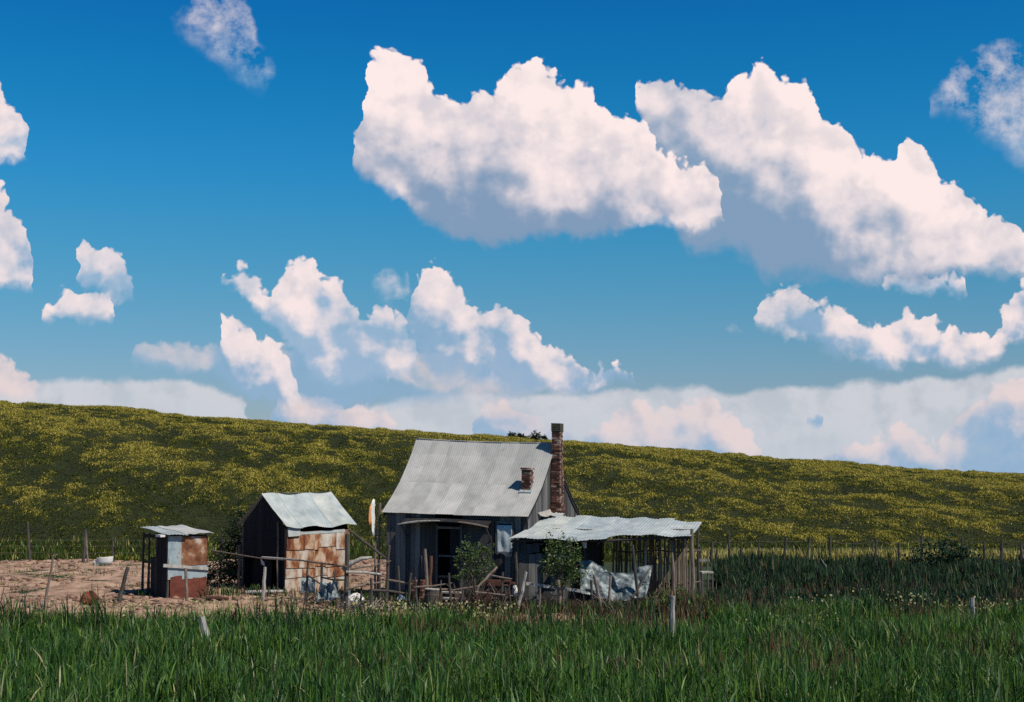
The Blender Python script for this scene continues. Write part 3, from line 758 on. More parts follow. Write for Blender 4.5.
for (a, b, z1_) in ((.05, -.05, 2.5), (KL - .02, .06, 2.45), (.03, -KW + .05, 2.5), (KL - .05, -KW + .05, 2.4)):
    mb = MB(); mb.tube([KF(a, b, -.05), KF(a, b, z1_)], .055); mb.build('corner_post', M['pole'], coop)
mb = MB(); crooked(KF(-.06, -.42, 0), KF(-.06, -.46, 2.75), .04, .035, mb=mb); mb.build('prop', M['pole'], coop)
mb = MB(); mb.hexa([KF(-.03, -1.62, 1.06), KF(-.03, -1.38, 1.0), KF(-.02, -1.38, 1.0), KF(-.02, -1.62, 1.06), KF(-.03, -1.70, 1.30), KF(-.03, -1.45, 1.16), KF(-.02, -1.45, 1.16), KF(-.02, -1.7, 1.30)]); mb.build('scrap', M['white'], coop)

# ------------------------------------------------------------------ outhouse
Oc = G(169.5, 53.2); O0 = frame(Oc.x, Oc.y, R(-40))
OL, OW, OZ = 1.60, 2.1, 2.32
out = thing('outhouse', Oc, 'small flat roofed tin outhouse with a dark red lower panel', 'outhouse')
def OF(a, b, z): return O0(a, b, z)
mb = MB()
mb.box(OF, .0, .58, 0, .012, .95, OZ, 0); mb.box(OF, .55, OL, .013, .024, 1.22, OZ - .03, 1); mb.box(OF, -.0, OL, .026, .036, .72, 1.20, 0)
mb.build('tin_wall', [M['paletin'], M['rust2']], out)
mb = MB(); vs = []; fs = []
for i in range(13):
    for j in range(5): vs.append(OF(.10 + (OL - .12) * i / 12, .04 + .02 * math.sin(i * .8) + .01 * math.sin(j * 2 + i), .0 + .80 * j / 4 + (.06 * math.sin(i * .5) if j == 4 else 0)))
for i in range(12):
    for j in range(4): fs.append((i * 5 + j, (i + 1) * 5 + j, (i + 1) * 5 + j + 1, i * 5 + j + 1))
mb.add(vs, fs); o = mb.build('lower_panel', M['darkrust'], out); md = o.modifiers.new('t', 'SOLIDIFY'); md.thickness = .01
mb = MB(); mb.bar(OF(-.22, .09, 1.26), OF(OL + .02, .09, 1.07), .04, .12); mb.build('rail', M['palewood'], out)
for (a, b) in ((0.03, -.04), (OL - .04, -.04), (0.03, -OW), (OL - .04, -OW), (.02, -OW * .45), (.02, -OW * .75)):
    mb = MB(); crooked(OF(a, b, -.03), OF(a, b, OZ + .08), .055, .045, mb=mb, wob=.012); mb.build('frame_post', M['darkpole'], out)
mb = MB()
for (b0, b1, z0, z1_) in ((-.55, -.06, .03, OZ), (-1.0, -.6, .03, 2.2), (-1.45, -1.05, .03, 1.5)):
    mb.box(OF, .03, .05, b0, b1, z0, z1_)
mb.box(OF, .02, .06, -OW, -.05, 1.25, 1.33); mb.box(OF, .0, .06, -OW, -.05, OZ - .1, OZ + .02)
mb.box(OF, .62, OL - .03, -OW - .02, -OW, .03, OZ); mb.box(OF, OL - .03, OL - .005, -OW, -.02, .03, OZ)
mb.build('side_boards', M['darkboard'], out)
mb = MB()
def osheet(a0, a1, b0, b1, z, tilt, mi):
    vs = []; fs = []; n1, n2 = 16, 5
    for j in range(n2 + 1):
        for i in range(n1 + 1):
            a = a0 + (a1 - a0) * i / n1; b = b0 + (b1 - b0) * j / n2
            vs.append(OF(a, b, z + tilt * (a - a0) + .09 * (-b) + .012 * math.sin(a * 70) + .02 * math.sin(a * 5 + b * 3)))
    m = n1 + 1
    for j in range(n2):
        for i in range(n1): fs.append((j * m + i, j * m + i + 1, (j + 1) * m + i + 1, (j + 1) * m + i))
    mb.add(vs, fs, mi)
osheet(-.14, .72, -OW - .02, .22, OZ + .08, -.02, 0); osheet(.60, OL + .18, -OW - .05, .18, OZ + .10, -.01, 1)
o = mb.build('roof', [M['tin2'], M['tin']], out); md = o.modifiers.new('t', 'SOLIDIFY'); md.thickness = .02
mb = MB(); mb.box(OF, -.34, -.12, -.35, .05, OZ - .02, OZ + .06); mb.build('block', M['white'], out)

# ------------------------------------------------------------------ fences and posts
def post_bm(px0, py0, px1, py1, D, r0, r1=None, z0=-.08, sides=7, wob=.015):
    """post whose foot is in the ground below (px1,py1) and whose top is seen at (px0,py0)"""
    q = P(px0, py0, D); p = P(px1, py1, D); p.z = z0; 
    return crooked(p, q, r0, (r1 or r0 * .85), sides=sides, wob=wob)

# wire fence along the foot of the hill, right
fr_ = thing('wire_fence', G(860, 72, 0), 'old wire fence of leaning posts along the hill foot right of the shed', 'fence')
tops = []
for (x0, y0, x1, D) in ((729, 534, 729, 71.5), (759, 537, 758, 71.5), (786, 537, 784, 72), (810, 537, 806, 72), (830, 537, 830, 72), (853, 543, 853, 72.5), (876, 539, 876, 72.5), (899, 543, 899, 72.5), (922, 534, 922, 73), (943, 541, 942, 73), (962, 537, 962, 73), (984, 541, 984, 72), (1002, 539, 1001, 71), (1021, 544, 1021, 70.5), (1046, 541, 1047, 70), (712, 541, 711, 71.5)):
    mb = post_bm(x0, y0, x1, 560, D, .075 if x0 not in (759, 853, 943) else .04); mb.build('post', M['darkpole'], fr_); tops.append((x0, x1, y0, D))
mb = MB(); tops.sort()
for h_ in (.9, 1.25):
    pts = []
    for (x0, x1, y0, D) in tops:
        q = P(x0, y0, D); b_ = P(x1, 560, D); b_.z = 0; pts.append(b_.lerp(q, min(.97, h_ / q.z)))
    full = []
    for i in range(len(pts) - 1):
        for t in (0, .5): full.append(pts[i].lerp(pts[i + 1], t) - Vector((0, 0, .05 * math.sin(math.pi * t))))
    full.append(pts[-1]); mb.tube(full, .006, 4)
mb.build('wire', M['wire'], fr_)
# second, nearer row of stubs
st = thing('stub_fence', G(760, 64, 0), 'broken row of short dark stubs in the weeds before the wire fence', 'fence')
for (x0, y0, x1, D, r_) in ((741, 547, 742, 63, .06), (773, 552, 776, 64, .05), (752, 556, 756, 62, .05), (717, 549, 716, 62, .05), (994, 553, 990, 66, .05), (875, 551, 875, 66, .04), (700, 546, 701, 62, .06)):
    post_bm(x0, y0, x1, 570, D, r_).build('post', M['darkpole'], st)
# left fence at hill foot
fl_ = thing('wire_fence', G(60, 73, 0), 'old wire fence behind the dirt yard at the far left', 'fence')
tl = []
for (x0, y0, x1, D, r_) in ((-34, 526, -34, 74, .08), (27.5, 522, 30, 74, .075), (85.5, 529, 83, 73.5, .09), (86, 531, 88, 73.7, .06), (112.5, 538, 113, 74, .04), (222, 531, 220, 73, .07), (236, 540, 236, 73.5, .05)):
    post_bm(x0, y0, x1, 560, D, r_).build('post', M['darkpole'] if x0 != 86 else M['pole'], fl_); tl.append((x0, D))
mb = MB()
for h_ in (.55, .9, 1.2): mb.tube([G(x_, D, h_) for (x_, D) in ((-34, 74), (0, 73.9), (28, 74), (55, 73.8), (85, 73.5), (112, 74), (160, 73.6), (222, 73), (236, 73.5))], .006, 4)
mb.build('wire', M['wire'], fl_)
# pole fence of the yard: left stakes
def one(name, x0, y0, x1, D, r_, mt, label, cat='post', group=None, r1=None, wob=.02):
    o = post_bm(x0, y0, x1, 600, D, r_, r1, wob=wob).build(name, M[mt])
    return tag(o, label, cat, group)
one('stake', 53, 556, 44, 49, .05, 'pole', 'thin leaning stake with forked top on the far left dirt')
one('stake', 128, 567, 117, 51, .085, 'darkpole', 'thick dark stake leaning right, on the dirt before the outhouse')
one('stake', 185.5, 568, 187.5, 51, .06, 'pole', 'slim stake standing before the red panel of the outhouse')
one('stake', 265, 567, 263, 52, .065, 'palewood', 'short bleached stake before the shaded gable of the barn')
mb = MB(); crooked(P(53, 557, 49), P(58, 554, 49), .03, .015, mb=mb, n=3)
o_ = mb.build('fork', M['pole']); pr = bpy.data.objects['stake']; o_.parent = pr

# field posts standing in the near grass
def fpost(x0, y0, x1, D, r_, label, mt='palewood'):
    return one('fence_post', x0, y0, x1, D, r_, mt, label, 'post', 'grey fence posts in the near grass')
fpost(201.5, 617, 213, 36.5, .105, 'flat topped grey post leaning left in the left near grass')
fpost(673, 596, 671.5, 36, .075, 'upright bleached post in the grass before the lean-to shed')
fpost(972.5, 598, 973.5, 42, .07, 'short grey post in the grass among yellow weeds on the right')
one('stake', 1006, 562, 1008, 55, .055, 'darkpole', 'dark stake by the dark bush at the right edge')
one('stake', 239.5, 545, 239, 57.5, .07, 'pole', 'light brown stake against the barn left corner')
one('stake', 222, 529, 220, 60, .055, 'darkpole', 'dark stake in the undergrowth between outhouse and barn')
o = MB(); crooked(G(829, 56, -.05), P(826, 566, 56), .03, .03, mb=o, n=4); crooked(P(826, 566, 56), P(821, 559, 56), .028, .015, mb=o, n=3)
tag(o.build('dead_branch', M['palewood']), 'bare bleached bent branch standing in the dark weeds', 'branch')

# corral of poles between barn and cabin
cor = thing('pole_corral', G(346, 47.5), 'rough pole fence with crooked rails between barn and cabin', 'fence')
for (x0, y0, x1, D, r_, mt) in ((347, 534, 346, 47.3, .075, 'darkpole'), (389, 545, 385, 47.6, .07, 'darkpole'), (371, 578, 371, 47.2, .05, 'darkpole'), (411, 573, 407, 47.4, .055, 'darkpole'), (322, 562, 321, 50.5, .05, 'darkpole')):
    post_bm(x0, y0, x1, 604, D, r_).build('post', M[mt], cor)
for (x0, y0, x1, D, r_, mt) in ((398, 566, 401, 48.2, .045, 'darkpole'), (362, 583, 359, 47.9, .04, 'darkpole'), (334, 571, 337, 49.6, .04, 'darkpole'), (308, 561, 306, 50.2, .04, 'darkpole'), (379, 560, 380, 49.5, .05, 'darkpole')):
    post_bm(x0, y0, x1, 604, D, r_).build('post', M[mt], cor)
def rail(a, b, r_, mt, mid=0, nm='rail'):
    p, q = P(*a), P(*b); m_ = p.lerp(q, .5) + Vector((0, 0, mid)); mb = MB(); mb.tube([p, p.lerp(m_, .5), m_, m_.lerp(q, .5), q], [r_, r_ * 1.1, r_, r_ * .95, r_ * .8], 7); mb.build(nm, M[mt], cor)
rail((209, 550, 52.0), (262, 558.5, 50), .022, 'pole')
rail((262, 557.5, 49.9), (298, 560, 48.8), .042, 'palewood')
rail((298, 560, 48.8), (346, 566.5, 47.2), .03, 'pole')
rail((346, 572, 47.2), (382, 574.5, 47.5), .045, 'palewood', .03)
rail((350, 569, 47.4), (391, 561, 47.5), .025, 'pole', -.04)
rail((346, 589, 47.1), (384, 582, 47.5), .035, 'pole', .03)
rail((349, 530, 48.5), (388, 560, 47.8), .045, 'darkpole')
rail((389, 580, 47.6), (412, 584, 47.5), .035, 'pole')
rail((321, 577, 50.3), (347, 580, 47.6), .03, 'darkpole', -.05)
rail((371, 590, 47.2), (409, 594, 47.4), .04, 'darkpole', .03)
rail((306, 574, 50.2), (322, 585, 49.8), .03, 'darkpole')
# poles and broken planks lying behind
mb = MB(); mb.tube([P(343, 570, 49), P(352, 563, 49), P(362, 558.5, 49), P(372, 557.5, 49)], [.10, .085, .07, .04], 7)
tag(mb.build('driftwood', M['palewood'], None, True), 'thick bleached curved branch end resting on the corral', 'branch')
for (a, b, w_, lab) in (((245, 589.5, 55), (284, 588, 55.4), .14, 'long pale log lying on the ground by the barn gable'), ((207, 594, 53), (228, 595, 52.6), .18, 'reddish flat plank lying beside the outhouse')):
    p, q = P(*a), P(*b); p.z = gz(p.x, p.y) + .07; q.z = gz(q.x, q.y) + .07; mb = MB(); mb.tube([p, p.lerp(q, .5), q], [w_ / 2, w_ / 2 * 1.1, w_ / 2 * .8], 8)
    tag(mb.build('log' if 'log' in lab else 'plank', M['palewood' if 'log' in lab else 'redwood']), lab, 'log' if 'log' in lab else 'plank')

# cloth on a pole
pb_ = G(379, 51.5); fp = thing('cloth_pole', pb_, 'tall dark pole pair with a long cloth strung on it, left of cabin', 'pole')
for (x0, y0, x1, r_) in ((380, 503, 377.5, .055), (376, 530, 374.5, .04)): post_bm(x0, y0, x1, 590, 51.5, r_).build('pole', M['pole'], fp)
def cloth(name, pts, mat, D, lab, th=.02):
    mb = MB(); n = len(pts); vs = []; fs = []
    for i, (xl, xr, y_) in enumerate(pts):
        for j in range(5): vs.append(P(xl + (xr - xl) * j / 4, y_, D + .02 * j + .02 * math.sin(j * 2.2 + i * .7)))
    for i in range(n - 1):
        for j in range(4): fs.append((i * 5 + j, i * 5 + j + 1, (i + 1) * 5 + j + 1, (i + 1) * 5 + j))
    mb.add(vs, fs); o = mb.build(name, mat, None, True); md = o.modifiers.new('t', 'SOLIDIFY'); md.thickness = th; return o
c1 = cloth('hanging_cloth', [(373, 374.2, 499), (370.6, 374.8, 504), (370, 374.6, 511), (370.4, 375.2, 518), (371.4, 374.6, 525), (371.6, 374.8, 531), (373.2, 374, 537)], M['white'], 51.3, '')
tag(c1, 'narrow white cloth with an orange edge hanging left of the cabin', 'cloth')
c2 = cloth('edge', [(370.6, 371.4, 505), (369, 371, 509), (368.6, 371, 515), (368.6, 371, 521), (369.4, 371.2, 526)], M['orange'], 51.25, ''); c2['label'] = 'orange strip along the cloth'; c2.parent = c1

# ------------------------------------------------------------------ yard clutter
def sack(name, px, py, D, sx, sy, sz_, mat, label, cat, seed, rot=0):
    c = P(px, py, D); c.z = gz(c.x, c.y) + sz_ * .8; mb = MB(); n, m = 14, 9; vs = []; fs = []
    for j in range(m + 1):
        th = math.pi * j / m
        for i in range(n):
            ph = 2 * math.pi * i / n; q = 1 + .42 * (float(fbm(np.array(i % n * .6 + 3), np.array(j * .6), 2, seed)) - .5) + .18 * math.sin(ph * 3 + seed)
            v = Vector((math.sin(th) * math.cos(ph) * sx * q, math.sin(th) * math.sin(ph) * sy * q, math.cos(th) * sz_ * q)); v.rotate(Matrix.Rotation(rot, 3, 'Y')); vs.append(c + v)
    for j in range(m):
        for i in range(n): fs.append((j * n + i, (j + 1) * n + i, (j + 1) * n + (i + 1) % n, j * n + (i + 1) % n))
    mb.add(vs, fs); return tag(mb.build(name, mat, None, False), label, cat)
o = crumple('torn_sheet', P(316, 600, 49.2), P(338, 601, 48.6), P(338, 583, 49.0), P(322, 582, 49.6), M['bluewhite'], 18, 14, .16, .3, 14, .35)
tag(o, 'torn pale tin sheet slumped at the foot of the barn wall', 'sheet')
o = crumple('bent_sheet', P(300, 592, 51.5), P(316, 592, 51), P(314, 579, 51.3), P(302, 580, 51.8), M['bluewhite'], 12, 9, .12, .3, 24, .25)
tag(o, 'small bent grey sheet leaning on the barn wall', 'sheet')
sack('bundle', 357, 576, 49.5, .30, .25, .24, M['white'], 'round white bundle behind the corral rail', 'bundle', 4)
sack('bundle', 346, 566, 50.0, .12, .14, .30, M['bluewhite'], 'slim pale blue bundle against the barn corner', 'bundle', 6, .4)
sack('wash_pot', 400.5, 583, 50.5, .16, .16, .17, M['blue'], 'small blue pot on the ground by the cabin wall', 'pot', 8)
sack('rag', 461.5, 582, 48.6, .14, .12, .22, M['white'], 'white rag heaped by the brush before the steps', 'rag', 9, .3)
sack('rock', 90, 585, 50.0, .27, .22, .23, M['darkrust'], 'rust red lump lying on the open dirt', 'rock', 3)
o = sack('brick_rubble', 400, 597, 47, .18, .12, .07, M['brick'], 'small reddish lump of rubble on the yard by the corral', 'rubble', 5)
sack('rubble_lump', 577, 607, 47.3, .22, .15, .08, M['clod'], 'pale lump of rubble before the lean-to shed', 'rubble', 15)
# white trough behind yard
tr = thing('wash_tub', G(107, 72.5), 'white enamel tub lying at the back of the dirt yard', 'tub')
c = G(107, 72.5); mb = MB(); n = 20; vs = []; fs = []
prf = [(1.0, .52), (1.03, .55), (.94, .50), (.86, .10), (.80, .05), (.0, .05)]; outp = [(1.0, .52), (.97, .28), (.86, .02), (0, 0)]
for pf in (outp, prf):
    base = len(vs)
    for (r_, z) in pf:
        for i in range(n):
            t = 2 * math.pi * i / n; vs.append(Vector((c.x + math.cos(t) * .42 * r_, c.y + math.sin(t) * .28 * r_, z * .75 + .04 * math.cos(t))))
    for k_ in range(len(pf) - 1):
        for i in range(n): fs.append((base + k_ * n + i, base + k_ * n + (i + 1) % n, base + (k_ + 1) * n + (i + 1) % n, base + (k_ + 1) * n + i))
mb.add(vs, fs); mb.build('basin', M['white'], tr, True)
mb = MB(); sackc = G(99.5, 72.6, .0); mb.tube([sackc, sackc + Vector((0, 0, .16)), sackc + Vector((0, 0, .25))], [.20, .22, .13], 10); mb.build('bucket', M['white'])
tag(bpy.data.objects['bucket'], 'low white bucket left of the enamel tub', 'bucket')

# stump / barrel before the cabin
def barrel(px, D, r_, h_, label, mt='darkpole', name='barrel'):
    c = G(px, D, gz(GX(px, D), D)); t_ = thing(name, c, label, name); mb = MB(); k_ = 9
    mb.tube([c + Vector((0, 0, h_ * i / k_)) for i in range(k_ + 1)], [r_ * (.86 + .14 * math.sin(math.pi * i / k_)) for i in range(k_ + 1)], 18); mb.build('body', M[mt], t_)
    for z in (.2, .8):
        mb = MB(); mb.tube([c + Vector((0, 0, h_ * z - .02)), c + Vector((0, 0, h_ * z + .02))], r_ * (.86 + .14 * math.sin(math.pi * z)) + .008, 18); mb.build('hoop', M['wire'], t_)
    mb = MB(); mb.tube([c + Vector((0, 0, h_)), c + Vector((0, 0, h_ + .03))], r_ * .92, 18); mb.build('lid', M['palewood'], t_)
barrel(434, 48.0, .32, .78, 'dark wooden barrel with pale lid before the cabin door')
one('stake', 425, 549, 428, 48.6, .09, 'pole', 'stout brown stake with ragged top beside the barrel', r1=.05)
one('stake', 421, 556, 417, 48.8, .06, 'darkpole', 'dark thin stake left of the stout brown one')
one('stake', 431, 556, 429.5, 48.9, .07, 'redwood', 'reddish stake right behind the barrel')
mb = MB(); c = HF(-1.25, WB + .35, 0)
brick_stack(mb, frame(c.x, c.y, R(20)), -.2, .2, -.15, .15, 0, .95); tag(mb.build('brick_stack', [M['brick'], M['mortar']]), 'rough stack of red bricks against the cabin front', 'bricks')
mb = MB(); c = HF(-1.62, WB + 1.1, 0); brick_stack(mb, frame(c.x, c.y, R(30)), -.18, .18, -.1, .1, 0, .3); tag(mb.build('brick_stack', [M['brick'], M['mortar']]), 'low pile of bricks on the ground left of the barrel', 'bricks')

# work bench with planks right of the steps
wb = thing('bench', G(493, 48.0), 'rough plank bench stacked with reddish boards before the window', 'bench')
mb = MB(); bx = frame(GX(493, 48.2), 48.2, R(12))
for i in range(3): mb.box(bx, -.55, .55, -.3 + .2 * i, -.11 + .2 * i, .92, .96)
mb.build('top', M['redwood'], wb)
for (a, b) in ((-.48, -.25), (.48, -.25), (-.48, .25), (.48, .25)):
    mb = MB(); mb.tube([bx(a, b, -.02), bx(a, b, .92)], .035); mb.build('leg', M['darkpole'], wb)
mb = MB()
for (a0, a1, b, z) in ((-.45, .75, -.1, .965), (-.6, .3, .12, .965), (-.3, .62, 0, 1.04)): mb.box(bx, a0, a1, b, b + .16, z, z + .06)
tag(mb.build('plank_stack', M['redwood']), 'reddish planks stacked on the bench top', 'planks')
mb = MB(); crooked(P(478, 587, 47.4), P(497, 567, 47.7), .045, .035, mb=mb); v0 = P(478, 604, 47.2); crooked(Vector((v0.x - .15, v0.y, 0)), P(478, 587, 47.4), .05, .045, mb=mb)
tag(mb.build('leaning_pole', M['pole']), 'brown pole leaning right across the brush heap', 'pole')

# ragged little fence before the cabin
sf = thing('stick_fence', G(455, 47), 'ragged low stick fence in front of the cabin steps and bench', 'fence')
for (x0, y0, x1, D, r_) in ((441, 580, 439, 47.2, .035), (449, 573, 452, 47.0, .04), (463, 590, 459, 46.8, .045), (474, 579, 477, 47.0, .04), (503, 572, 500, 47.0, .05), (509, 585, 511, 46.8, .035), (415, 577, 418, 47.1, .04)):
    post_bm(x0, y0, x1, 604, D, r_).build('post', M['darkpole'], sf)
for (a, b) in (((414, 587, 47.1), (452, 583, 47.05)), ((449, 591, 47.0), (478, 586, 47.0)), ((475, 592, 46.95), (513, 596, 46.85)), ((490, 575, 47.0), (512, 579, 46.9))):
    mb = MB(); p, q = P(*a), P(*b); mb.tube([p, p.lerp(q, .5) + Vector((0, 0, random.uniform(-.05, .05))), q], [.028, .03, .02], 6); mb.build('rail', M['pole'], sf)

# heap of dead brush
def brush(name, cx, cy, rx, ry, hz, n, mats, label, mi_p, seed):
    r_ = random.Random(seed); mb = MB()
    for i in range(n):
        x_ = cx + r_.gauss(0, rx * .5); y_ = cy + r_.gauss(0, ry * .5); a = r_.uniform(0, 6.28); l = r_.uniform(.4, 1.2); s = r_.uniform(.1, 1.1)
        p = Vector((x_, y_, r_.uniform(0, hz * .5))); q = p + Vector((math.cos(a) * l * .6, math.sin(a) * l * .4, s * hz))
        mb.tube([p, p.lerp(q, .5) + Vector((r_.gauss(0, .05), 0, r_.gauss(0, .05))), q], [.016, .012, .006], 4, r_.choices(range(len(mats)), mi_p)[0], False)
    return tag(mb.build(name, mats), label, None, None, 'stuff')
c = G(487, 47.4); brush('brush_heap', c.x, c.y, 1.1, .7, .75, 360, [M['redwood'], M['pole'], M['darkpole']], 'tangled heap of reddish dead brush before the bench', [.45, .2, .35], 5)
c = G(318, 51.0); brush('brush_heap', c.x, c.y, .8, .5, .4, 70, [M['pole'], M['darkpole'], M['palewood']], 'scattered dead sticks at the barn foot', [.4, .4, .2], 6)
c = G(372, 48.5); brush('brush_heap', c.x, c.y, 1.2, .8, .35, 130, [M['pole'], M['darkpole'], M['palewood']], 'scattered dead sticks inside the corral', [.4, .4, .2], 7)
c = G(612, 47.3); brush('brush_heap', c.x, c.y, 2.4, .6, .5, 260, [M['redwood'], M['pole'], M['darkpole']], 'dead sticks tangled along the lean-to front', [.3, .35, .35], 8)
c = G(545, 47.6); brush('brush_heap', c.x, c.y, 1.5, .5, .5, 160, [M['redwood'], M['pole'], M['darkpole']], 'dead sticks under the lean-to wall', [.4, .2, .4], 9)

# dark rank weeds against the walls
X = []; Y = []; Hh = []
for (px, D, m, sx, hh) in ((152, 54.2, 120, .8, .35), (215, 54.5, 200, 1.0, .5), (262, 55.5, 120, .8, .4), (320, 54.5, 120, 1.2, .35), (352, 50.5, 220, .9, .5), (392, 50.8, 260, 1.0, .55), (415, 49, 220, .8, .5),
                           (455, 47.6, 260, .9, .5), (500, 47.2, 380, 1.0, .6), (535, 46.8, 420, 1.2, .6), (575, 46.6, 420, 1.2, .55), (615, 46.4, 420, 1.3, .6), (655, 46.6, 420, 1.1, .7), (690, 47, 420, 1.0, .85)):
    c = G(px, D); X.append(rng.normal(c.x, sx * .7, m)); Y.append(rng.normal(c.y, .35, m)); Hh.append(hh * rng.uniform(.4, 1.2, m))
X, Y, Hh = np.concatenate(X), np.concatenate(Y), np.concatenate(Hh)
o = blades('rank_weeds', X, Y, X * 0, Hh, rng.uniform(.02, .05, len(X)), np.abs(rng.normal(.25, .22, len(X))) * Hh, [M['weed'], M['bladeA'], M['redgrass']], rng.choice([0, 1, 2], len(X), p=[.55, .2, .25]), 4, .5)
tag(o, 'dark rank weeds grown up against the sheds and cabin', None, None, 'stuff')

# stakes leaning before the lean-to
one('stake', 526, 572, 516, 47.0, .06, 'palewood', 'pale stake leaning right at the left end of the lean-to front')
one('stake', 558, 580, 563, 47.0, .07, 'pole', 'brown stake below the leafy young tree of the lean-to')
one('stake', 594, 575, 603, 46.9, .06, 'pole', 'brown stake leaning left across the pale plastic sheet')
one('stake', 611, 575, 608, 47.0, .05, 'pole', 'upright short stake at the middle of the pale plastic sheet')
one('stake', 591, 580, 592, 47.6, .05, 'darkpole', 'dark short stake at the left edge of the pale plastic sheet')
o = one('stake', 540, 588, 538, 46.8, .035, 'pole', 'thin green brown stem in the grass before the lean-to wall')
mb = MB(); mb.bar(P(526, 583.5, 47.3), P(581, 591, 47.2), .05, .10)
tag(mb.build('board_rail', M['palewood']), 'long grey board nailed low across the lean-to stakes', 'board')
mb = MB(); crooked(P(628, 604, 47.2), P(657, 558, 48.2), .035, .03, mb=mb); tag(mb.build('leaning_pole', M['darkpole']), 'long dark pole leaning right through the lean-to opening', 'pole')
sack('bag', 515, 582, 47.8, .09, .08, .19, M['white'], 'small white bag by the left corner of the lean-to', 'bag', 31).location.z += .55
mb = MB(); bq = frame(GX(682, 48.5), 48.5, R(10)); mb.box(bq, -.3, .3, -.15, .15, .35, .42); mb.box(bq, -.28, -.22, -.12, .12, 0, .35); mb.box(bq, .22, .28, -.12, .12, 0, .35)
tag(mb.build('low_bench', M['pole']), 'low plank bench between the right posts of the lean-to', 'bench')
# broken chair behind the shed
cc = G(704, 56); bc = thing('chair', cc, 'broken grey wooden chair beyond the right end of the lean-to', 'chair'); fc = frame(cc.x, cc.y, R(-20))
mb = MB(); mb.box(fc, -.25, .25, -.22, .22, .78, .84); mb.build('seat', M['palewood'], bc)
for (a, b) in ((-.22, -.19), (.22, -.19), (-.22, .19), (.22, .19)):
    mb = MB(); mb.box(fc, a - .025, a + .025, b - .025, b + .025, 0, .78); mb.build('leg', M['board'], bc)
mb = MB(); mb.box(fc, -.24, -.19, -.22, -.18, .84, 1.45); mb.box(fc, .19, .24, -.22, -.18, .84, 1.6); mb.box(fc, -.19, .19, -.21, -.19, 1.2, 1.32); mb.build('backrest', M['board'], bc)

# ------------------------------------------------------------------ trees and bushes
def tree(name, base, height, trunk_r, blobs, nleaf, label, cat='tree', leafm='leaf', ls=(.05, .10), seed=1, stems=None, lean=(0, 0)):
    r_ = np.random.default_rng(seed); t_ = thing(name, base, label, cat)
    mb = MB(); rr = random.Random(seed); top = base + Vector((lean[0], lean[1], height * .55))
    mb.tube([base - Vector((0, 0, .05)), base.lerp(top, .4) + Vector((rr.uniform(-.04, .04), 0, 0)), top], [trunk_r, trunk_r * .8, trunk_r * .55], 7)
    for (bx_, by_, bz_, br) in blobs:
        c = base + Vector((bx_, by_, bz_)); st_ = base.lerp(top, rr.uniform(.35, 1)); mb.tube([st_, st_.lerp(c, .5) + Vector((0, 0, .05)), c + Vector((0, 0, br * .5))], [trunk_r * .5, trunk_r * .33, .008], 5)
        for k_ in range(4):
            e = c + Vector((rr.gauss(0, br * .6), rr.gauss(0, br * .6), rr.gauss(0, br * .5))); mb.tube([c.lerp(st_, .3), e], [.012, .004], 4, 0, False)
    mb.build('trunk', M['bark'], t_)
    tot = sum(b[3] ** 2 for b in blobs); V = []
    for (bx_, by_, bz_, br) in blobs:
        n = int(nleaf * br ** 2 / tot); 
        # twigs of leaves: clusters inside the blob so gaps remain
        nc = max(6, n // 14); cc_ = r_.normal(0, 1, (nc, 3)); cc_ /= np.linalg.norm(cc_, axis=1)[:, None]; cc_ *= (r_.uniform(.2, 1.45, (nc, 1))) * br
        p = np.repeat(cc_, 14, 0) + r_.normal(0, br * .13, (nc * 14, 3)); p[:, 2] *= 1.05; p += np.array([base.x + bx_, base.y + by_, base.z + bz_]); m = len(p)
        d = r_.normal(0, 1, (m, 3)); d[:, 2] *= .6; d /= np.linalg.norm(d, axis=1)[:, None]; e = r_.normal(0, 1, (m, 3)); e = np.cross(d, e); e /= np.linalg.norm(e, axis=1)[:, None]
        s = r_.uniform(ls[0], ls[1], (m, 1)); V.append(np.stack([p, p + d * s * .5 + e * s * .28, p + d * s, p + d * s * .5 - e * s * .28], 1))
    V = np.concatenate(V).reshape(-1, 3); n = len(V) // 4
    o = npmesh('crown', V, np.arange(n * 4), np.full(n, 4), np.zeros(n), [M[leafm]]); o.parent = t_; o.matrix_parent_inverse = Matrix.Translation(t_.location).inverted()
    return t_
tree('young_tree', G(467, 47.8), 2.2, .04, [(-.05, 0, 1.35, .34), (.45, 0, 1.75, .38), (.15, .1, 2.05, .38), (.62, 0, 2.15, .26), (-.2, 0, 1.85, .25), (.3, 0, 1.15, .26), (.75, 0, 1.75, .2)], 2000, 'leafy young tree growing in front of the cabin awning', seed=3, lean=(.2, 0))
tree('young_tree', G(563, 47.2), 2.3, .05, [(-.35, 0, 1.75, .40), (.25, 0, 1.65, .42), (-.1, 0, 2.15, .42), (.35, 0, 2.1, .28), (-.5, 0, 2.1, .24), (.05, 0, 1.35, .36), (.4, 0, 1.3, .24), (-.45, 0, 1.4, .26)], 2900, 'leafy young tree growing in front of the lean-to shed', seed=5, lean=(-.1, 0))
tree('bush', G(240, 58.6), 2.6, .05, [(-.3, 0, .9, .7), (.2, 0, 1.6, .65), (-.2, 0, 2.2, .55), (.1, 0, 2.9, .42), (.3, .3, .7, .6), (-.6, 0, 1.6, .4)], 4200, 'dark leafy bush behind the shaded barn gable', 'bush', 'leafdark', (.06, .14), 7)
tree('bush', G(222, 60), 1.3, .04, [(-.4, 0, .35, .45), (.3, 0, .5, .5), (.9, 0, .4, .4), (-.9, 0, .3, .3)], 2600, 'low dark undergrowth between outhouse and barn', 'bush', 'leafdark', (.06, .13), 8)
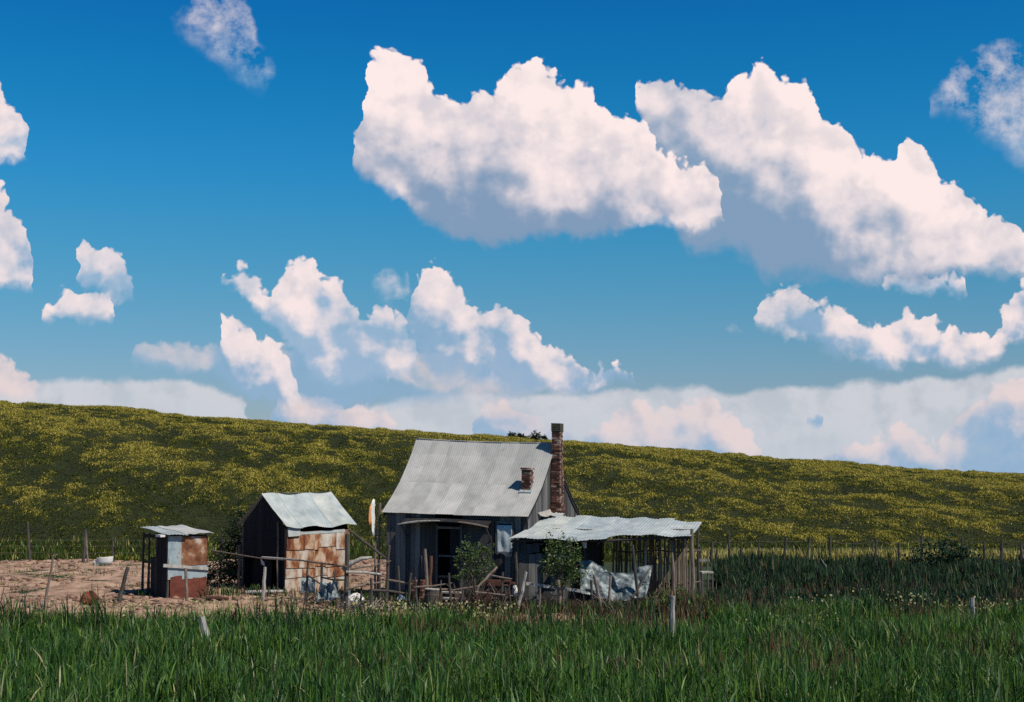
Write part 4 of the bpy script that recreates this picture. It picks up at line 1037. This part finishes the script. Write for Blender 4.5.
tree('bush', G(946, 60), 1.6, .06, [(-.9, 0, .7, .75), (0, 0, .9, .85), (.9, 0, .65, .7), (.2, -.3, 1.25, .5), (1.6, 0, .45, .5), (-1.6, 0, .5, .5)], 5200, 'dark rounded bush among the weeds near the right edge', 'bush', 'weed', (.08, .18), 9)
tree('bush', G(670, 46.6), .8, .03, [(-.1, 0, .4, .28), (.25, 0, .55, .2), (.5, 0, .3, .25)], 900, 'small green shrub under the right end of the lean-to', 'bush', 'leaf', (.05, .1), 10)
tree('bush', G(661, 49.0), .8, .03, [(0, 0, .5, .35), (.5, 0, .6, .3), (-.4, 0, .35, .3)], 1200, 'low shrub behind the tall post of the lean-to', 'bush', 'leaf', (.05, .1), 12)
tree('bush', G(360, 49.2), .4, .02, [(0, 0, .2, .22), (.3, 0, .2, .2)], 700, 'little green plant inside the corral', 'bush', 'leaf', (.05, .09), 13)
for i, (px, bs_, lab) in enumerate(((532, [(-.7, 0, -.1, .28), (.3, 0, -.05, .32), (1.0, 0, -.12, .25)], 'dark bush on the hill crest just left of the chimney top'), (512, [(0, 0, -.1, .26), (.6, 0, -.08, .2)], 'smaller dark bush on the hill crest above the cabin roof'))):
    x_ = GX(px, YC); b_ = Vector((x_, YC, float(hill_z(np.array(x_), np.array(YC))) + .15)); tree('bush', b_, .5, .04, bs_, 1500, lab, 'bush', 'leafdark', (.1, .2), 20 + i)
# ragged tufts along the edge of the field
X = []; Y = []; Hh = []; 
for (px, D, m, hh) in ((8, 40.5, 60, 1.5), (30, 40.6, 50, 1.4), (97, 40.8, 12, 1.75), (112, 41, 10, 1.4), (285, 41, 24, 1.45), (478, 42.5, 14, 1.2), (15, 41, 120, 1.15), (45, 41.5, 90, 1.0), (70, 41, 60, 1.2), (98, 41.2, 60, 1.45), (130, 42, 50, .8), (160, 42, 70, .9), (235, 42, 90, 1.0), (262, 41.6, 90, 1.15), (296, 41.8, 110, 1.1), (330, 42, 80, .85),
                       (372, 43, 60, .8), (415, 43.2, 40, .9), (462, 43, 60, .9), (505, 43, 70, .85), (540, 43, 90, .9), (585, 43, 60, .8), (640, 42.6, 60, .95), (705, 43, 80, 1.0), (760, 43, 70, .9), (860, 43, 80, .95), (1000, 42, 60, 1.0)):
    c = G(px, D); X.append(rng.normal(c.x, .22, m)); Y.append(rng.normal(c.y, .25, m)); Hh.append(hh * 1.22 * rng.uniform(.35, 1.0, m))
X, Y, Hh = np.concatenate(X), np.concatenate(Y), np.concatenate(Hh)
o = blades('grass_tufts', X, Y, X * 0, Hh, rng.uniform(.016, .04, len(X)), np.abs(rng.normal(.25, .22, len(X))) * Hh, [M['bladeA'], M['weed'], M['redgrass']], rng.choice([0, 1, 2], len(X), p=[.5, .4, .1]), 5, .6)
tag(o, 'ragged taller grass tufts along the edge of the dirt', None, None, 'stuff')

# ------------------------------------------------------------------ sun
el = R(52); ts = Vector((0.80 * math.cos(el), -0.60 * math.cos(el), math.sin(el)))
sd = bpy.data.lights.new('sun', 'SUN'); sd.energy = 4.8; sd.angle = R(.53); sd.color = (1.0, .93, .80)
so = bpy.data.objects.new('sun', sd); C.objects.link(so); so.rotation_euler = ts.to_track_quat('Z', 'Y').to_euler()

# ------------------------------------------------------------------ sky and clouds (world)
wd = bpy.data.worlds.new('World'); bpy.context.scene.world = wd; wd.use_nodes = True
nt = wd.node_tree; nodes = nt.nodes; links = nt.links; nodes.clear()
class N:
    def __init__(s, sock): s.s = sock
    def _m(s, o, op, rev=False, clamp=False):
        n = nodes.new('ShaderNodeMath'); n.operation = op; n.use_clamp = clamp
        for i, v in enumerate((o, s) if rev else (s, o)):
            if v is None: continue
            if isinstance(v, N): links.new(v.s, n.inputs[i])
            else: n.inputs[i].default_value = v
        return N(n.outputs[0])
    def __add__(s, o): return s._m(o, 'ADD')
    __radd__ = __add__
    def __sub__(s, o): return s._m(o, 'SUBTRACT')
    def __rsub__(s, o): return s._m(o, 'SUBTRACT', True)
    def __mul__(s, o): return s._m(o, 'MULTIPLY')
    __rmul__ = __mul__
    def __truediv__(s, o): return s._m(o, 'DIVIDE')
    def mn(s, o): return s._m(o, 'MINIMUM')
    def mx(s, o): return s._m(o, 'MAXIMUM')
    def step(s, a, b):     # smoothstep
        n = nodes.new('ShaderNodeMapRange'); n.interpolation_type = 'SMOOTHSTEP'
        links.new(s.s, n.inputs[0])
        for i, v in ((1, a), (2, b)):
            if isinstance(v, N): links.new(v.s, n.inputs[i])
            else: n.inputs[i].default_value = v
        return N(n.outputs[0])
def vec(a, b, c=0.0):
    n = nodes.new('ShaderNodeCombineXYZ')
    for i, v in enumerate((a, b, c)):
        if isinstance(v, N): links.new(v.s, n.inputs[i])
        else: n.inputs[i].default_value = v
    return n.outputs[0]
def wmix(a, b, f):
    m = nodes.new('ShaderNodeMix'); m.data_type = 'RGBA'
    for s_, v in ((m.inputs[6], a), (m.inputs[7], b), (m.inputs[0], f)):
        if isinstance(v, N): links.new(v.s, s_)
        elif isinstance(v, (int, float)): s_.default_value = v
        elif isinstance(v, tuple): s_.default_value = (*v, 1)
        else: links.new(v, s_)
    return m.outputs[2]
tc = nodes.new('ShaderNodeTexCoord'); sp_ = nodes.new('ShaderNodeSeparateXYZ'); links.new(tc.outputs['Generated'], sp_.inputs[0])
dx, dy, dz = N(sp_.outputs[0]), N(sp_.outputs[1]), N(sp_.outputs[2])
# plane of the sky towards the hill: X to the right, Y up, in units of 1/1422 (the world direction, fixed to the place)
zf = dy * CP + dz * SP
zfs = zf.mx(0.05)
SX = dx / zfs * F + 512.0
SY = 351.0 - (dz * CP - dy * SP) / zfs * F      # grows downwards
def tex_noise(ox, oy, sc, det, rough, w=0.0):
    n = nodes.new('ShaderNodeTexNoise'); n.noise_dimensions = '3D'
    n.inputs['Scale'].default_value = 1.0; n.inputs['Detail'].default_value = det; n.inputs['Roughness'].default_value = rough
    links.new(vec((SX + ox) * (1 / sc), (SY + oy) * (1 / sc), w), n.inputs['Vector'])
    return n
def billow(ox, oy, sc, det, w=0.0):
    n = nodes.new('ShaderNodeTexVoronoi'); n.voronoi_dimensions = '2D'; n.feature = 'SMOOTH_F1'
    n.inputs['Scale'].default_value = 1.0; n.inputs['Detail'].default_value = det; n.inputs['Roughness'].default_value = .55; n.inputs['Smoothness'].default_value = .35
    n.inputs['Lacunarity'].default_value = 2.1; n.normalize = True
    links.new(vec((WX + ox) * (1 / sc), (WY + oy) * (1 / sc), w), n.inputs['Vector'])
    return N(n.outputs['Distance'])
nw = tex_noise(0, 0, 55, 5, .55)
sepw = nodes.new('ShaderNodeSeparateColor'); links.new(nw.outputs['Color'], sepw.inputs[0])
w1, w2, w3 = N(sepw.outputs[0]) - .5, N(sepw.outputs[1]) - .5, N(sepw.outputs[2]) - .5
WX, WY = SX + w1 * 34.0, SY + w2 * 34.0
B0 = billow(0, 0, 34, 2.0); B1 = billow(9, -11, 34, 2.0)
FA = N(tex_noise(0, 0, 62, 4, .5, 5.0).outputs[0]); FB = N(tex_noise(12, -14, 62, 4, .5, 5.0).outputs[0])
rel = (B1 - B0) * .45 + (FB - FA) * -1.9
B2 = billow(400, 170, 13, 1.0)            # >0 where the billow falls away towards the sun
nb = N(tex_noise(300, 90, 95, 3, .5, 3.0).outputs[0]) - .5
nf = N(tex_noise(50, 790, 22, 5, .65, 7.0).outputs[0]) - .5
DX0, DX1, DY0, DY1 = -150.0, 1174.0, -60.0, 520.0
cx_in = (WX - DX0) * (1 / (DX1 - DX0))
def curve(pts):
    n = nodes.new('ShaderNodeFloatCurve'); cm = n.mapping; c_ = cm.curves[0]
    pts = sorted(pts)
    xs = [(p[0] - DX0) / (DX1 - DX0) for p in pts]; ys = [(p[1] - DY0) / (DY1 - DY0) for p in pts]
    while len(c_.points) < len(pts): c_.points.new(.5, .5)
    for i, (a, b) in enumerate(zip(xs, ys)):
        c_.points[i].location = (min(max(a, 0), 1), min(max(b, 0), 1)); c_.points[i].handle_type = 'VECTOR'
    cm.extend = 'HORIZONTAL'; cm.update(); links.new(cx_in.s, n.inputs[1])
    return N(n.outputs[0]) * (DY1 - DY0) + DY0
def layer(base, top, bot, shade, lit, dark, amp=20.0, soft_t=4.0, soft_b=14.0, soft_s=30.0, relk=1.6, opac=1.0, wisp=0.0, ragged=10.0, shift=0.0):
    T, Bm, S = curve(top), curve(bot), curve(shade)
    bl = (.36 - B0) * amp * 1.6 + (.36 - B2) * amp * .8
    dt = WY - T + bl; db = Bm - WY + w3 * ragged * 2 + bl * .5
    a = dt.step(0.0, soft_t) * db.step(0.0, soft_b)
    if wisp: a = a * (nf * 1.6 * wisp + nb * wisp * 1.8 + 1.0 - wisp * .28)._m(0, 'ADD', clamp=True)
    if opac != 1.0: a = a * opac
    a = a * front
    sh = ((S - shift - WY) * (1 / soft_s) + .55 + rel * relk + nb * 1.3)
    mid = tuple(.45 * p + .55 * q for p, q in zip(dark, lit)); dim = tuple(p * q for p, q in zip(lit, (.84, .875, .905)))
    litc = wmix(dim, lit, (rel * 2.6 + nb * 1.4 + nf * .25 + .72).step(0.0, 1.0))
    return wmix(base, wmix(wmix(dark, mid, sh.step(-.35, .65)), litc, sh.step(.15, 1.25)), a)
front = zf.step(0.05, 0.3)
sky = nodes.new('ShaderNodeTexSky'); sky.sky_type = 'NISHITA'; sky.sun_disc = False; sky.sun_elevation = el; sky.sun_rotation = math.atan2(ts.x, ts.y)
sky.air_density = 1.0; sky.dust_density = .4; sky.ozone_density = 2.5; sky.altitude = 200
SKY_STR = 0.10
tint = nodes.new('ShaderNodeMix'); tint.data_type = 'RGBA'; tint.blend_type = 'MULTIPLY'; tint.inputs[0].default_value = 1
links.new(sky.outputs[0], tint.inputs[6]); 
tr = nodes.new('ShaderNodeValToRGB'); te = tr.color_ramp.elements; tr.color_ramp.interpolation = 'B_SPLINE'
while len(te) < 6: te.new(.5)
for i, (p_, c_) in enumerate(((0.04, (.54, .58, .78)), (.13, (.26, .68, .80)), (.22, (.07, .74, 1.02)), (.33, (.010, .58, 1.30)), (.60, (.09, .26, .42)), (1.0, (.09, .16, .22)))):
    te[i].position = p_; te[i].color = (*c_, 1)
links.new(dz.s, tr.inputs[0]); links.new(tr.outputs[0], tint.inputs[7])
K = 1 / SKY_STR
def c3(r, g, b): return (r * K, g * K, b * K)
LIT = c3(.98, .83, .81); LIT2 = c3(.80, .68, .68); DRK = c3(.22, .33, .49); MID = c3(.52, .53, .62); FARLIT = c3(.78, .66, .66); FARD = c3(.27, .43, .62); BAND = c3(.53, .56, .66)
col = tint.outputs[2]
E = 520
# far pale bank along the horizon
col = layer(col, [(-150, 378), (60, 376), (200, 379), (240, 388), (252, 430), (300, 430), (330, 412), (430, 392), (520, 390), (600, 386), (700, 388), (780, 384), (880, 379), (960, 371), (1024, 362), (1174, 345)], [(-150, E), (236, E), (250, 440), (262, 400), (320, 400), (340, E), (1174, E)],
            [(-150, 440), (1174, 460)], c3(.60, .62, .67), c3(.42, .52, .62), amp=3, soft_t=9, soft_b=5, soft_s=90, relk=.15)
# cumulus rising from that bank
col = layer(col, [(-150, 340), (0, 352), (15, 360), (38, 382), (50, 405), (60, 470), (265, 470), (275, 398), (300, 392), (330, 396), (345, 410), (380, 412), (395, 425), (430, 440), (470, 440), (485, 405), (510, 398), (525, 412), (540, 425), (575, 440), (592, 432), (610, 414), (650, 404), (700, 406), (730, 410), (748, 432), (762, 460), (790, 468), (840, 456), (868, 440), (892, 436), (900, 414), (912, 426), (935, 452), (950, 436), (962, 418), (985, 398), (1003, 378), (1030, 368), (1174, 372)],
            [(-150, 400), (50, 402), (60, 400), (265, 400), (275, E), (430, E), (465, E), (475, E), (1174, E)],
            [(-150, 385), (50, 390), (300, 408), (360, 425), (490, 415), (530, 435), (620, 430), (700, 432), (760, 450), (870, 446), (905, 446), (940, 455), (960, 450), (980, 412), (1000, 396), (1024, 420), (1100, 440)], FARLIT, FARD, amp=22, soft_t=8, soft_b=14, soft_s=34, relk=2.0, wisp=.5)
# blue-grey mass under the middle clouds
col = layer(col, [(-150, 300), (-60, 470), (120, 470), (135, 350), (165, 338), (215, 345), (228, 352), (250, 340), (275, 345), (300, 340), (350, 330), (410, 340), (430, 352), (470, 350), (520, 352), (560, 365), (592, 384), (598, 470), (1174, 470)],
            [(-150, 300), (120, 380), (140, 372), (215, 378), (235, 396), (330, 412), (440, 410), (500, 404), (590, 396), (1174, 380)],
            [(-150, 320), (120, 340), (165, 352), (200, 358), (225, 330), (300, 335), (400, 352), (425, 385), (470, 395), (1174, 300)], FARLIT, FARD, amp=20, soft_t=10, soft_b=16, soft_s=26, relk=1.6, opac=.80, wisp=.7)
# middle towers
col = layer(col, [(-150, 180), (0, 188), (14, 205), (28, 235), (36, 285), (37, 470), (42, 470), (44, 302), (58, 292), (72, 287), (84, 290), (100, 294), (116, 304), (122, 470), (212, 470), (220, 322), (232, 320), (248, 322), (262, 340), (280, 345), (290, 368), (302, 382), (315, 470), (345, 470), (385, 470), (408, 300), (412, 285), (425, 273), (440, 266), (452, 284), (468, 302), (484, 308), (497, 303), (504, 306), (512, 318), (530, 332), (548, 342), (562, 350), (576, 364), (588, 384), (594, 384), (600, 370), (625, 366), (640, 378), (648, 470), (740, 470), (760, 302), (772, 292), (790, 288), (800, 294), (815, 316), (830, 312), (845, 306), (856, 325), (880, 322), (893, 312), (902, 304), (915, 318), (940, 326), (965, 330), (992, 340), (1005, 300), (1020, 286), (1060, 280), (1174, 310)],
            [(-150, 292), (34, 292), (42, 320), (116, 322), (125, 310), (210, 300), (220, 352), (245, 400), (290, 412), (310, 408), (340, 395), (400, 320), (412, 345), (440, 385), (480, 396), (560, 400), (600, 390), (640, 388), (650, 350), (745, 320), (765, 328), (800, 345), (850, 362), (900, 368), (985, 370), (1010, 345), (1174, 340)],
            [(-150, 240), (30, 262), (42, 310), (115, 312), (220, 350), (250, 360), (300, 385), (410, 305), (440, 320), (490, 335), (500, 322), (560, 355), (585, 366), (640, 380), (770, 312), (800, 322), (850, 335), (900, 335), (985, 352), (1024, 310), (1174, 310)], c3(.92, .78, .77), c3(.28, .43, .61), amp=30, soft_t=6, soft_b=18, soft_s=34, relk=3.0, wisp=.5)
col = layer(col, [(-150, 470), (322, 470), (328, 416), (345, 408), (360, 412), (378, 416), (384, 424), (386, 372), (398, 361), (408, 366), (420, 382), (423, 470), (486, 470), (490, 412), (505, 400), (518, 404), (530, 416), (544, 414), (550, 470), (718, 470), (724, 326), (738, 322), (748, 330), (750, 470), (800, 470), (806, 418), (815, 412), (824, 420), (828, 470), (1174, 470)],
            [(-150, 400), (322, 420), (345, 428), (380, 430), (388, 380), (420, 388), (424, 400), (486, 420), (515, 430), (550, 424), (560, 400), (718, 330), (750, 334), (800, 422), (828, 424), (1174, 300)],
            [(-150, 400), (330, 424), (380, 424), (400, 378), (420, 384), (500, 424), (540, 422), (560, 380), (725, 322), (750, 322), (800, 390), (1174, 300)], FARLIT, FARD, amp=14, soft_t=8, soft_b=12, soft_s=22, relk=1.2, wisp=.4)
# upper small clouds of the middle left
col = layer(col, [(-150, 88), (0, 92), (12, 102), (24, 125), (30, 148), (34, 470), (70, 470), (75, 258), (80, 246), (90, 240), (108, 246), (125, 266), (138, 292), (144, 470), (216, 470), (222, 278), (238, 266), (250, 270), (262, 288), (276, 296), (280, 274), (290, 264), (316, 262), (324, 280), (340, 292), (352, 306), (362, 318), (374, 312), (398, 310), (412, 320), (420, 340), (426, 470), (870, 470), (880, 274), (900, 268), (940, 276), (968, 286), (980, 470), (1174, 470)],
            [(-150, 172), (26, 168), (36, 160), (70, 270), (80, 290), (104, 300), (128, 308), (146, 300), (160, 260), (216, 272), (228, 290), (262, 314), (284, 345), (320, 378), (360, 388), (415, 378), (428, 350), (440, 300), (860, 260), (880, 292), (960, 300), (985, 290), (1174, 240)],
            [(-150, 138), (30, 140), (75, 270), (100, 282), (140, 298), (222, 282), (280, 318), (330, 326), (415, 336), (870, 290), (1174, 300)], c3(.93, .79, .78), c3(.33, .47, .64), amp=28, soft_t=6, soft_b=16, soft_s=38, relk=2.8, wisp=.4)
# right great cloud
col = layer(col, [(-150, 470), (628, 470), (636, 92), (645, 84), (662, 84), (680, 94), (698, 98), (716, 101), (732, 96), (735, 80), (750, 72), (766, 68), (778, 82), (790, 72), (808, 78), (816, 96), (818, 118), (836, 126), (853, 148), (868, 162), (884, 156), (896, 152), (901, 138), (920, 141), (932, 164), (942, 184), (960, 194), (984, 214), (1008, 226), (1030, 244), (1100, 262), (1174, 470)],
            [(-150, 60), (630, 90), (645, 150), (680, 250), (700, 262), (752, 266), (762, 280), (810, 286), (870, 290), (930, 286), (1024, 280), (1100, 290), (1174, 200)],
            [(-150, 100), (640, 104), (700, 118), (730, 150), (775, 166), (810, 192), (850, 222), (900, 246), (1024, 268), (1174, 275)], LIT, c3(.22, .34, .50), amp=26, soft_t=5, soft_b=22, soft_s=75, relk=1.3, shift=14)
# left great cloud, in front
col = layer(col, [(-150, 470), (346, 470), (353, 142), (362, 132), (366, 72), (376, 60), (396, 55), (410, 64), (420, 72), (436, 96), (454, 104), (484, 98), (498, 100), (504, 82), (518, 62), (536, 62), (556, 78), (575, 88), (592, 86), (600, 108), (622, 121), (640, 118), (652, 148), (680, 162), (706, 168), (720, 184), (728, 216), (736, 470), (1174, 470)],
            [(-150, 60), (346, 150), (358, 172), (384, 190), (402, 200), (420, 228), (450, 244), (516, 244), (575, 244), (614, 236), (652, 226), (692, 232), (712, 238), (730, 220), (740, 150), (1174, 60)],
            [(-150, 170), (360, 158), (400, 160), (440, 150), (500, 160), (540, 186), (600, 200), (660, 222), (720, 230), (1174, 230)], LIT, c3(.22, .33, .49), amp=25, soft_t=5, soft_b=16, soft_s=75, relk=1.3, shift=18)
# thin wisps high up
col = layer(col, [(-150, 470), (158, 470), (166, 12), (190, 12), (205, -30), (240, -30), (256, 30), (276, 60), (292, 470), (366, 470), (370, 282), (384, 272), (396, 278), (408, 274), (414, 470), (920, 470), (928, 98), (944, 84), (956, 62), (970, 54), (990, 38), (1010, 34), (1040, 40), (1174, 70)],
            [(-150, 0), (160, 20), (172, 30), (196, 52), (236, 90), (262, 106), (286, 60), (300, 10), (360, 280), (374, 296), (390, 324), (404, 322), (414, 290), (500, 100), (900, 40), (918, 70), (930, 122), (960, 130), (985, 152), (1024, 172), (1174, 180)],
            [(-150, 60), (160, 60), (280, 50), (360, 290), (410, 300), (600, 120), (940, 130), (1174, 140)], c3(.80, .72, .74), c3(.30, .47, .66), amp=16, soft_t=18, soft_b=34, soft_s=60, relk=1.2, opac=.78, wisp=1.75)
bgn = nodes.new('ShaderNodeBackground'); bgn.inputs['Strength'].default_value = SKY_STR; links.new(col, bgn.inputs[0])
wo = nodes.new('ShaderNodeOutputWorld'); links.new(bgn.outputs[0], wo.inputs[0])

# ------------------------------------------------------------------ camera and view
cd = bpy.data.cameras.new('camera'); cd.sensor_width = 36; cd.lens = 36 * F / 1024; cd.clip_start = .5; cd.clip_end = 12000
co = bpy.data.objects.new('camera', cd); C.objects.link(co); co.location = (0, 0, EYE); co.rotation_euler = (math.pi / 2 + PITCH, 0, 0)
sc = bpy.context.scene; sc.camera = co
sc.view_settings.view_transform = 'Standard'; sc.view_settings.look = 'None'; sc.view_settings.exposure = 0; sc.view_settings.gamma = 1
sc.view_settings.use_curve_mapping = False
sc.cycles.max_bounces = 6; sc.cycles.use_denoising = False
